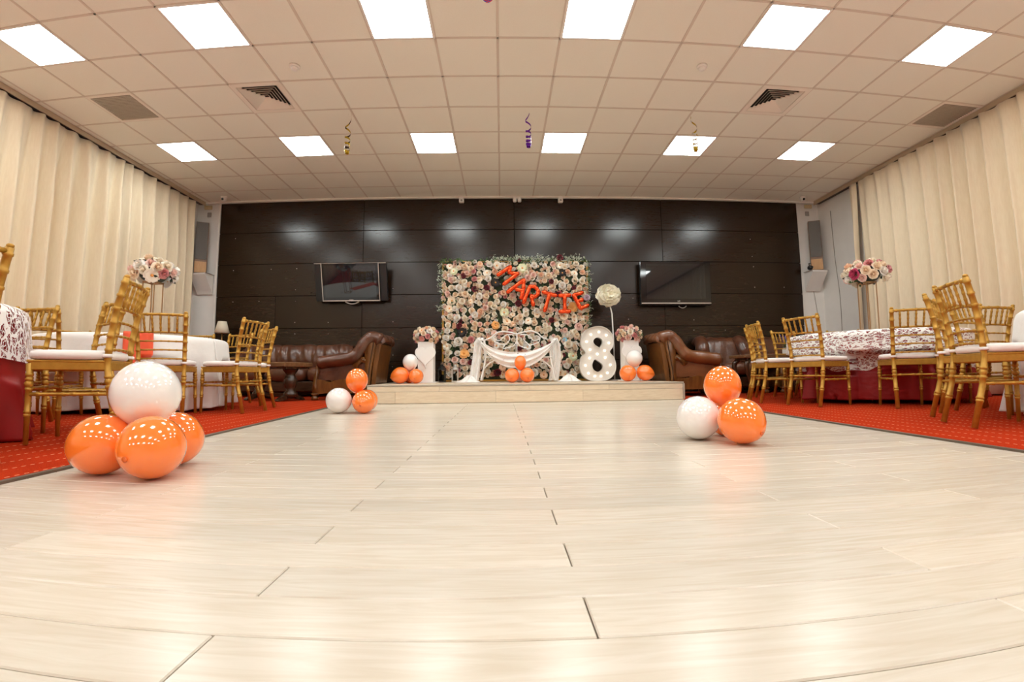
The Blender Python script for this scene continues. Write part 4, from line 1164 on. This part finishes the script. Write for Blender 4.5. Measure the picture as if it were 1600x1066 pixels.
# ------------------------------------------------------------------ leather seating
def smoothp(P, k=5):
    P = [Vector(p) for p in P]; Q = []
    for i in range(len(P)-1):
        p0, p1, p2, p3 = P[max(i-1, 0)], P[i], P[i+1], P[min(i+2, len(P)-1)]
        for j in range(k):
            t = j/k; Q.append(.5*((2*p1)+(p2-p0)*t+(2*p0-5*p1+4*p2-p3)*t*t+(3*p1-p0-3*p2+p3)*t**3))
    Q.append(P[-1]); return Q
def poly(P, k=4): return [tuple(q) for q in smoothp(list(P)+[P[0]], k)[:-1]]
def armchair(loc, rz, label, leather='leather', W=.86):
    """u runs from the front (0) to the back (about 1.05); local x = u, y = width"""
    o = thing('leather_armchair', loc, label, 'armchair', rz)
    hw = W/2
    for s in (-1, 1):
        y0, y1 = (s*hw-.03, s*hw+.03)
        fl = poly([(.03, .56), (.075, .55), (.085, .43), (.055, .33), (.045, .2), (.05, .09), (-.015, .09), (-.02, .22), (.012, .36), (.035, .45)])
        MB().prism(fl, y0, y1, 'y', 0, True).build('front_leg', 'carved_wood', o)
        MB().lathe([(.045, 0), (.055, .015), (.05, .045), (.03, .06), (.055, .075), (.06, .095)], 14, 0, (.01, s*hw, 0)).build('foot', 'carved_wood', o)
        MB().lathe([(.035, 0), (.045, .015), (.04, .06), (.045, .1)], 12, 0, (.90, s*(hw-.02), 0)).build('foot', 'carved_wood', o)
        rl = poly([(.04, .30), (.14, .295), (.24, .265), (.34, .285), (.46, .305), (.62, .275), (.84, .27), (.86, .10), (.62, .10), (.4, .10), (.2, .10), (.04, .10)])
        MB().prism(rl, y0+.004, y1-.004, 'y').build('side_rail', 'carved_wood', o)
        stl = poly([(.80, .86), (.84, .925), (.90, .945), (.955, .915), (.96, .84), (.92, .60), (.885, .40), (.86, .10), (.79, .10), (.80, .35), (.80, .6), (.79, .75)])
        MB().prism(stl, y0-.012*(s < 0), y1+.012*(s > 0), 'y', 0, True).build('back_stile', 'carved_wood', o)
        rim = [(.83, s*(hw+.044), .87), (.875, s*(hw+.044), .915), (.925, s*(hw+.044), .89), (.93, s*(hw+.044), .82), (.875, s*(hw+.044), .5), (.84, s*(hw+.044), .2)]
        MB().tube(smoothp(rim), .008, 6).build('moulding', 'dark_wood', o)
        sc_ = poly([(.60, .50), (.66, .56), (.74, .625), (.80, .62), (.835, .575), (.80, .535), (.75, .55), (.70, .51), (.66, .46)])
        MB().prism(sc_, y0-.008, y1+.008, 'y', 0, True).build('arm_scroll', 'carved_wood', o)
        MB().lathe([(.022, 0), (.022, .015), (.01, .022), (0, .022)], 12, 0, (.795, s*(hw+.03), .578), Matrix.Rotation(PI/2*s*-1, 3, 'X')).build('rosette', 'carved_wood', o)
        MB().box((.42, s*(hw-.02), .42), (.80, .03, .26)).build('side_upholstery', leather, o)
        path = smoothp([(.05, s*hw, .545), (.20, s*hw, .565), (.42, s*hw, .59), (.60, s*hw, .625), (.70, s*hw*.98, .72), (.79, s*hw*.95, .85), (.88, s*hw*.92, .915), (.98, s*hw*.90, .90), (1.03, s*hw*.89, .87)], 5)
        n_ = len(path); rad = [.055, .085]+[.096+.003*math.sin(i*.9) for i in range(2, n_-3)]+[.085, .065, .03]
        MB().tube(path, rad, 16, flat=1.2, up=(0, 0, 1)).build('arm_pad', leather, o)
    MB().box((.45, 0, .19), (.80, W-.08, .16), b=.01).build('base', 'dark_wood', o)
    def puff(P, wdt, thick, name, seed):
        P = smoothp(P, 4); n_ = len(P)
        def f(u, v):
            i = min(int(u*(n_-1)), n_-2); t = u*(n_-1)-i; p = P[i].lerp(P[i+1], t)
            d = (P[min(i+1, n_-1)]-P[max(i, 0)]).normalized(); nn = Vector((-d.z, 0, d.x))
            yy = (v-.5)*wdt
            edge = (1-abs(2*v-1)**6)
            wr = .010*math.sin(v*26+seed+3*u)*math.sin(u*9+seed)
            return Vector((p.x, yy, p.z))+nn*(thick*edge+wr)
        return MB().grid(f, 36, 26).build(name, leather, o, fix=False)
    c = MB().ball((.40, 0, .40), (.42, hw-.05, .11), 28, 10, e=.5); c.build('seat_cushion', leather, o)
    b = MB()
    sec = [(.66, .42), (.70, .60), (.78, .78), (.86, .92), (.96, .985), (1.06, .955), (1.10, .88), (1.04, .84), (.97, .83), (.93, .70), (.88, .44)]
    S = smoothp([(x, 0, z) for x, z in sec]+[(sec[0][0], 0, sec[0][1])], 4)[:-1]; ns = len(S)
    V = []; nv = 28
    cx, cz = .88, .72
    for j in range(nv+1):
        v = j/nv; e = 1-abs(2*v-1)**8*.10; yy = (v-.5)*(W-.06)
        for i, p in enumerate(S):
            wr = 1+.018*math.sin(v*22+i*.3)
            V.append((cx+(p.x-cx)*e*wr, yy, cz+(p.z-cz)*e*wr-.02*abs(2*v-1)**3))
    F = [(j*ns+i, j*ns+(i+1) % ns, (j+1)*ns+(i+1) % ns, (j+1)*ns+i) for j in range(nv) for i in range(ns)]+[tuple(range(ns)), tuple(nv*ns+i for i in range(ns))]
    b.add(V, F, 0); b.build('back_cushion', leather, o)
    MB().prism([(.95, .83), (1.03, .82), (.98, .5), (.93, .10), (.87, .10), (.90, .45)], -hw+.02, hw-.02, 'y').build('back_panel', 'carved_wood', o)
    MB().box((1.0, 0, .845), (.09, W-.05, .03), b=.008).build('back_moulding', 'dark_wood', o)
    o.scale = (.93, 1, .97)
    return o
armchair((-2.70, 6.99, .012), 0, 'brown leather armchair with carved wooden sides beside the stage and the sofa', 'leather', .70)
armchair((3.30, 7.10, .012), PI, 'tan leather armchair with carved wooden sides turned away from the stage', 'leather_tan', .70)
armchair((3.80, 7.12, .012), PI/2-.04, 'brown leather armchair against the dark wall behind the wooden table', 'leather', .76)
armchair((4.86, 7.10, .012), PI/2+.03, 'brown leather armchair behind the gold chairs and the lavender pot', 'leather', .76)
# three-seat sofa against the wall
sf = thing('leather_sofa', (-3.54, 7.77, .010), 'brown leather three-seat sofa against the dark panelled wall', 'sofa')
MB().box((0, .06, .17), (2.0, .64, .16), b=.01).build('base', 'dark_wood', sf)
for s in (-1, 1):
    for yy in (-.22, .34): MB().lathe([(.03, 0), (.04, .02), (.035, .09)], 10, 0, (s*.93, yy, 0)).build('foot', 'dark_wood', sf)
for k in range(3):
    MB().ball((-.64+k*.64, .0, .36), (.318, .29, .125), 28, 10, e=.45).build('seat_cushion', 'leather', sf)
    def bc(u, v, k=k):
        x = (u-.5)*.64; pl = .013*math.sin(u*2*PI*3+.5*k)*(.4+.6*v)+.007*math.sin(u*29+v*9)
        top = .89-.020*abs(2*u-1)**4+.008*math.sin(u*9+k)
        a = v*PI*1.05
        z = .44+(top-.44)*min(1, v*1.25) if v < .8 else top-.06*((v-.8)/.2)**2
        y = .20-.10*math.sin(min(1, v*1.2)*PI)*.9-(.04 if v < .8 else -.16*((v-.8)/.2))+.10*min(1, v*1.25)
        return (-.64+k*.64+x, y-pl, z)
    MB().grid(bc, 40, 18).build('back_cushion', 'leather', sf, fix=False)
MB().box((0, .30, .50), (1.98, .10, .66), b=.02).build('back_frame', 'leather', sf)
for s in (-1, 1):
    MB().tube(smoothp([(s*.99, -.25, .50), (s*.99, -.12, .575), (s*.98, .1, .62), (s*.97, .28, .74)]), .095, 14).build('arm', 'leather', sf)
    MB().box((s*1.0, .05, .32), (.10, .54, .34), b=.02).build('arm_side', 'leather', sf)

# ------------------------------------------------------------------ small tables, lamp, pot
ct = thing('coffee_table', (-3.27, 6.60, .014), 'dark wooden coffee table on turned pedestals in front of the sofa', 'table', R(-20))
MB().box((0, 0, .50), (.92, .54, .065), b=.008).build('tabletop', 'mid_wood', ct)
MB().box((0, 0, .455), (.88, .44, .03), b=.004).build('apron', 'dark_wood', ct)
for s in (-1, 1):
    MB().lathe([(.10, .05), (.10, .10), (.06, .14), (.085, .20), (.10, .27), (.075, .33), (.06, .36), (.10, .42), (.11, .44)], 16, 0, (s*.30, 0, 0)).build('pedestal', 'dark_wood', ct)
    for t in (-1, 1):
        MB().prism(poly([(0, .02), (.02, .07), (.12, .07), (.22, .035), (.25, .0), (.18, 0), (.08, .02)]), s*.30-.03, s*.30+.03, 'x').build('claw_foot', 'dark_wood', ct) if t > 0 else \
            MB().prism(poly([(0, .02), (-.02, .07), (-.12, .07), (-.22, .035), (-.25, .0), (-.18, 0), (-.08, .02)]), s*.30-.03, s*.30+.03, 'x').build('claw_foot', 'dark_wood', ct)
MB().box((0, 0, .075), (.55, .09, .05), b=.006).build('stretcher', 'dark_wood', ct)
wt = thing('side_table', (3.98, 6.58, .020), 'wooden side table with curved legs between the armchairs and gold chairs', 'table', R(4))
MB().box((0, 0, .555), (1.15, .42, .045), b=.008).build('tabletop', 'mid_wood', wt)
MB().box((0, 0, .515), (1.02, .32, .04), b=.004).build('apron', 'dark_wood', wt)
for sx in (-1, 1):
    for sy in (-1, 1):
        MB().tube(smoothp([(sx*.46, sy*.13, .51), (sx*.52, sy*.16, .44), (sx*.49, sy*.15, .28), (sx*.46, sy*.14, .12), (sx*.51, sy*.16, .0)]), [.035, .034, .033, .034, .037, .036, .033, .031, .029, .027, .025, .023, .021, .020, .019, .018, .018, .019, .022, .025, .027], 8).build('leg', 'dark_wood', wt)
pp = thing('lavender_pot', (4.24, 6.58, .598), 'small white pot of lavender on the wooden side table', 'potted plant')
MB().box((0, 0, .05), (.12, .10, .10), b=.006).build('pot', 'white_plastic', pp)
lv = MB(); rn = random.Random(9)
for _ in range(60):
    a = Vector((rn.uniform(-.05, .05), rn.uniform(-.04, .04), .10)); b = a+Vector((rn.gauss(0, .03), rn.gauss(0, .03), rn.uniform(.08, .16)))
    lv.tube([a, b], .002, 4); lv.tube([b, b+Vector((0, 0, .04))], [.008, .003], 5, 1)
lv.build('lavender', ['leaf', 'lavender'], pp)['kind'] = 'stuff'
q = atY(347, 512, 7.90)
lt_ = thing('side_table', (q.x, 7.90, .010), 'small dark lamp table beside the sofa against the wall', 'table')
MB().lathe([(.0, .60), (.22, .60), (.23, .615), (.22, .63), (0, .63)], 24).build('tabletop', 'dark_wood', lt_)
MB().lathe([(.16, 0), (.16, .02), (.04, .05), (.03, .3), (.04, .58), (.1, .60)], 16).build('pedestal', 'dark_wood', lt_)
zt = atY(347, 503, 7.90).z; zb_ = atY(347, 521, 7.90).z
la = thing('table_lamp', (q.x, 7.90, .641), 'unlit table lamp with a cream tapered shade beside the white corner', 'lamp')
MB().lathe([(.07, 0), (.075, .01), (.03, .03), (.02, .1), (.045, .2), (.03, .3), (.012, .34), (.010, zb_-.636+.06)], 16).build('base', 'brass', la)
mb = MB(); mb.lathe([(.125, zb_-.636), (.072, zt-.636)], 28); mb.f = mb.f[:-2]; mb.m = mb.m[:-2]; mb.s = mb.s[:-2]
sh = mb.build('shade', 'shade', la); sh.modifiers.new('t', 'SOLIDIFY').thickness = .003

# ------------------------------------------------------------------ televisions
def tv(c, w_, h_, tilt, kind, label):
    o = thing('television', c, label, 'television'); o.rotation_euler = (tilt, 0, 0)
    d = .09
    if kind == 0:                                                     # side speakers, silver outline
        MB().box((0, 0, 0), (w_*.80, d, h_), b=.006).build('cabinet', 'black_gloss', o)
        for s in (-1, 1): MB().box((s*w_*.45, .012, -.005), (w_*.098, d-.03, h_*.985), b=.006).build('speaker', 'black_plastic', o)
        fr = MB()
        for s in (-1, 1): fr.box((s*w_*.395, -d/2-.002, 0), (.012, .012, h_))
        fr.box((0, -d/2-.002, -h_/2+.008), (w_*.80, .012, .018)); fr.box((0, -d/2+.01, h_/2-.002), (w_*.99, .012, .010))
        fr.build('silver_trim', 'silver', o)
        MB().box((0, -d/2-.002, .012), (w_*.715, .006, h_*.83)).build('screen', 'screen', o)
        MB().box((0, -d/2-.009, -h_/2+.022), (.075, .004, .012)).build('badge', 'silver', o)
        MB().tube([(x, -.01, -h_/2-.012-.04*(1-(x/.12)**2)) for x in [-.12+.02*i for i in range(13)]], .012, 8).build('bracket', 'silver', o)
    else:
        MB().box((0, 0, 0), (w_, d, h_), b=.008).build('cabinet', 'black_gloss', o)
        MB().box((0, -d/2-.001, .03), (w_*.84, .006, h_*.80)).build('screen', 'screen', o)
        MB().box((0, -d/2-.003, -h_/2+.036), (w_*.985, .010, .020), b=.003).build('silver_trim', 'silver', o)
        tx = bpy.data.curves.new('logo', 'FONT'); tx.body = 'LG'; tx.size = .040; tx.extrude = .001; tx.align_x = 'CENTER'
        to_ = bpy.data.objects.new('logo', tx); col.objects.link(to_)
        me = bpy.data.meshes.new_from_object(to_.evaluated_get(bpy.context.evaluated_depsgraph_get())); bpy.data.objects.remove(to_)
        me.transform(Matrix.Rotation(PI/2, 4, 'X')); mesh_obj(me, 'logo', ['silver'], o).location = (w_*.03, -d/2-.004, -h_/2+.058)
        MB().tube([(x, .0, -h_/2-.01-.035*(1-((x-.12)/.07)**2)) for x in [.05+.0117*i for i in range(13)]], .008, 8).build('cable', 'cable', o)
    MB().box((0, d/2+(.09 if tilt else .035), 0), (.30, .20 if tilt else .07, .26)).build('wall_mount', 'black_plastic', o)
    return o
a_, b_ = atY(549, 441, 7.98), None
tv((a_.x, 7.98, a_.z), 1.27, .66, R(14), 0, 'tilted flat television with silver outline and side speakers on the dark wall')
a_ = atY(1054.5, 443.5, 8.06)
tv((a_.x, 8.055, a_.z), 1.29, .79, 0, 1, 'flat black television with a silver bottom strip near the paper flower')

# ------------------------------------------------------------------ wall and ceiling fittings
for s, x in ((-1, -5.475), (1, 5.885)):
    z0, z1 = 2.20, 3.15
    nm = 'beside the curtain end and lamp' if s < 0 else 'above the small black camera'; tw = R(-30*s)
    o = thing('column_speaker', (x, 8.06, z0), 'tall column loudspeaker with grey grille and wooden foot '+nm, 'loudspeaker', tw)
    MB().box((0, 0, (z1-z0)/2), (.205, .12, z1-z0), b=.004).build('cabinet', 'mid_wood', o)
    MB().box((0, -.062, (z1-z0)*.63), (.195, .012, (z1-z0)*.72), b=.003).build('grille', 'speaker_cloth', o)
    MB().box((0, -.061, .115), (.195, .008, .20)).build('wood_panel', 'speaker_wood', o)
    k = thing('speaker_shelf', (x+s*-.02, 8.20, z0), 'white wedge-shaped wall shelf carrying the loudspeaker '+nm, 'shelf')
    MB().prism([(-.25, -.005), (0, -.005), (0, -.36), (-.04, -.30), (-.25, -.03)], -.15, .15, 'x').build('bracket', 'white_wall', k)
    MB().box((0, -.125, -.0025), (.34, .26, .005)).build('shelf_board', 'grey_plastic', k)
    th = MB().box((x-s*.02, 8.195, 3.35), (.075, .02, .085), b=.004).build('thermostat', 'grey_plastic'); tag(th, 'small dark wall control above the loudspeaker '+nm, 'wall control')
    bx_ = MB().box((x+s*.01, 8.195, 3.49), (.15, .03, .07), b=.004).build('junction_box', 'beige_plastic'); tag(bx_, 'beige junction box under the ceiling above the loudspeaker '+nm, 'junction box')
cmr = thing('wall_camera', (5.70, 8.03, 2.247), 'small black round camera on an arm beside the loudspeaker', 'camera')
MB().ball((0, -.03, 0), (.045, .06, .045), 14, 8).build('head', 'black_plastic', cmr)
MB().tube([(0, -.01, .03), (0, .0, .085), (.075, .03, .09)], .009, 8).build('arm', 'black_plastic', cmr)
MB().lathe([(.02, 0), (.02, .012), (0, .012)], 14, 0, (0, -.085, 0), Matrix.Rotation(PI/2, 3, 'X')).build('lens', 'black_gloss', cmr)
for P, nm in (([(5.90, 8.222, 1.842), (5.93, 8.222, 1.6), (5.96, 8.222, 1.2), (5.90, 8.222, .6)], 'thin cable hanging from the loudspeaker shelf with the camera'),
              ([(6.105, 7.86, 3.3), (6.105, 7.84, 2.4), (6.105, 7.78, 1.6), (6.105, 7.80, .5)], 'long thin grey cable running down the bare white side wall')):
    tag(MB().tube(smoothp(P), .006, 6).build('cable', 'cable'), nm, 'cable')
for (px, lab) in ((721, 'small white sensor box under the ceiling above the flower wall edge'), (876, 'small white sensor box under the ceiling above the paper flower side')):
    q = atY(px, 313, 8.12); o = thing('sensor', (q.x, 8.15, 3.50), lab, 'sensor')
    MB().box((0, 0, 0), (.09, .07, .09), b=.012).build('body', 'white_plastic', o); MB().box((0, .0, .055), (.05, .06, .03)).build('bracket', 'white_plastic', o)
    MB().ball((0, -.034, -.01), (.02, .012, .02), 10, 6).build('lens', 'grey_plastic', o)
q = atY(808, 312, 8.12); o = thing('spotlight', (q.x, 8.15, 3.53), 'twin-headed white emergency spotlight under the ceiling above the flower wall', 'spotlight')
MB().box((0, .0, .01), (.05, .05, .03)).build('bracket', 'white_plastic', o)
for s in (-1, 1): MB().lathe([(.03, -.05), (.036, -.03), (.036, .02), (.02, .03), (0, .03)], 14, 0, (s*.042, -.02, -.02)).build('head', 'white_plastic', o)
for (x, y, lab) in ((-2.145, 4.41, 'round smoke detector on the ceiling between the light panels and the gold streamer'), (2.125, 4.40, 'round smoke detector on the ceiling by the yellow streamer over a lit panel')):
    o = thing('smoke_detector', (x, y, CEIL), lab, 'smoke detector')
    MB().lathe([(.055, 0), (.055, -.012), (.048, -.018), (0, -.018)], 24).build('base', 'white_plastic', o)
    MB().lathe([(.038, -.018), (.036, -.038), (.026, -.045), (0, -.046)], 24).build('chamber', 'white_plastic', o)
for (x, y, lab) in ((-5.0, 7.90, 'white dome camera on the ceiling corner above the curtain end'), (5.60, 7.92, 'white dome camera on the ceiling corner above the bare white wall')):
    o = thing('dome_camera', (x, y, CEIL), lab, 'camera')
    MB().lathe([(.055, 0), (.055, -.02), (.048, -.06), (.03, -.085), (0, -.095)], 24).build('dome', 'white_plastic', o)
    MB().ball((.0, -.035, -.055), (.024, .024, .024), 12, 8).build('lens', 'black_gloss', o)
# curled streamers hanging from the ceiling
def streamer(x, y, drop, mats_, label, seed, ph=0, start=0):
    rn = random.Random(seed); o = thing('streamer', (x, y, CEIL), label, 'streamer')
    MB().tube([(0, 0, 0), (0, 0, -start-.02)], .0012, 4).build('thread', 'white_plastic', o)
    n = 150; Pn = []
    for i in range(n+1):
        t = i/n; a = 2*PI*(1.2*t+3.6*t**2.6)+ph; r_ = .036-.004*t
        Pn.append((Vector((r_*math.cos(a), r_*math.sin(a), -start-drop*t**.85)), Vector((math.cos(a), math.sin(a), 0))))
    V = []; wd = .012
    for p, d in Pn: V += [p+Vector((0, 0, wd)), p-Vector((0, 0, wd))]
    mb = MB(); mb.add(V, [(2*i, 2*i+1, 2*i+3, 2*i+2) for i in range(n)], 0)
    for k in range(n): mb.m[k] = (k//14) % 2 if len(mats_) > 1 else 0
    mb.build('ribbon', mats_, o, fix=False)
    mb = MB(); mb.tube([(.022*math.cos(a), .022*math.sin(a), -start-drop-.02+.006*a/3) for a in [i*.4 for i in range(40)]], .010, 6, flat=.3); mb.build('curl', [mats_[0]], o)
streamer(-1.871, 5.367, .50, ['ribbon_gold', 'ribbon_black'], 'gold and black curled streamer hanging from the ceiling', 1, 0)
streamer(.339, 5.37, .44, ['ribbon_purple'], 'purple curled streamer hanging from the ceiling', 2, 1)
streamer(2.416, 5.358, .46, ['ribbon_gold', 'silver'], 'pale gold curled streamer hanging from the ceiling in front of a lit panel', 3, 2)
q = atZ(762, -6, 3.28); o = thing('hanging_ball', (q.x, q.y, 3.28), 'small red and blue ball ornament hanging from the ceiling', 'ornament')
mb = MB().ball((0, 0, 0), .045, 16, 10)
for k in range(len(mb.m)): mb.m[k] = (k//2) % 2
mb.build('ball', ['ball_red', 'ball_blue'], o); MB().tube([(0, 0, .04), (0, 0, CEIL-3.28)], .0015, 4).build('thread', 'white_plastic', o)
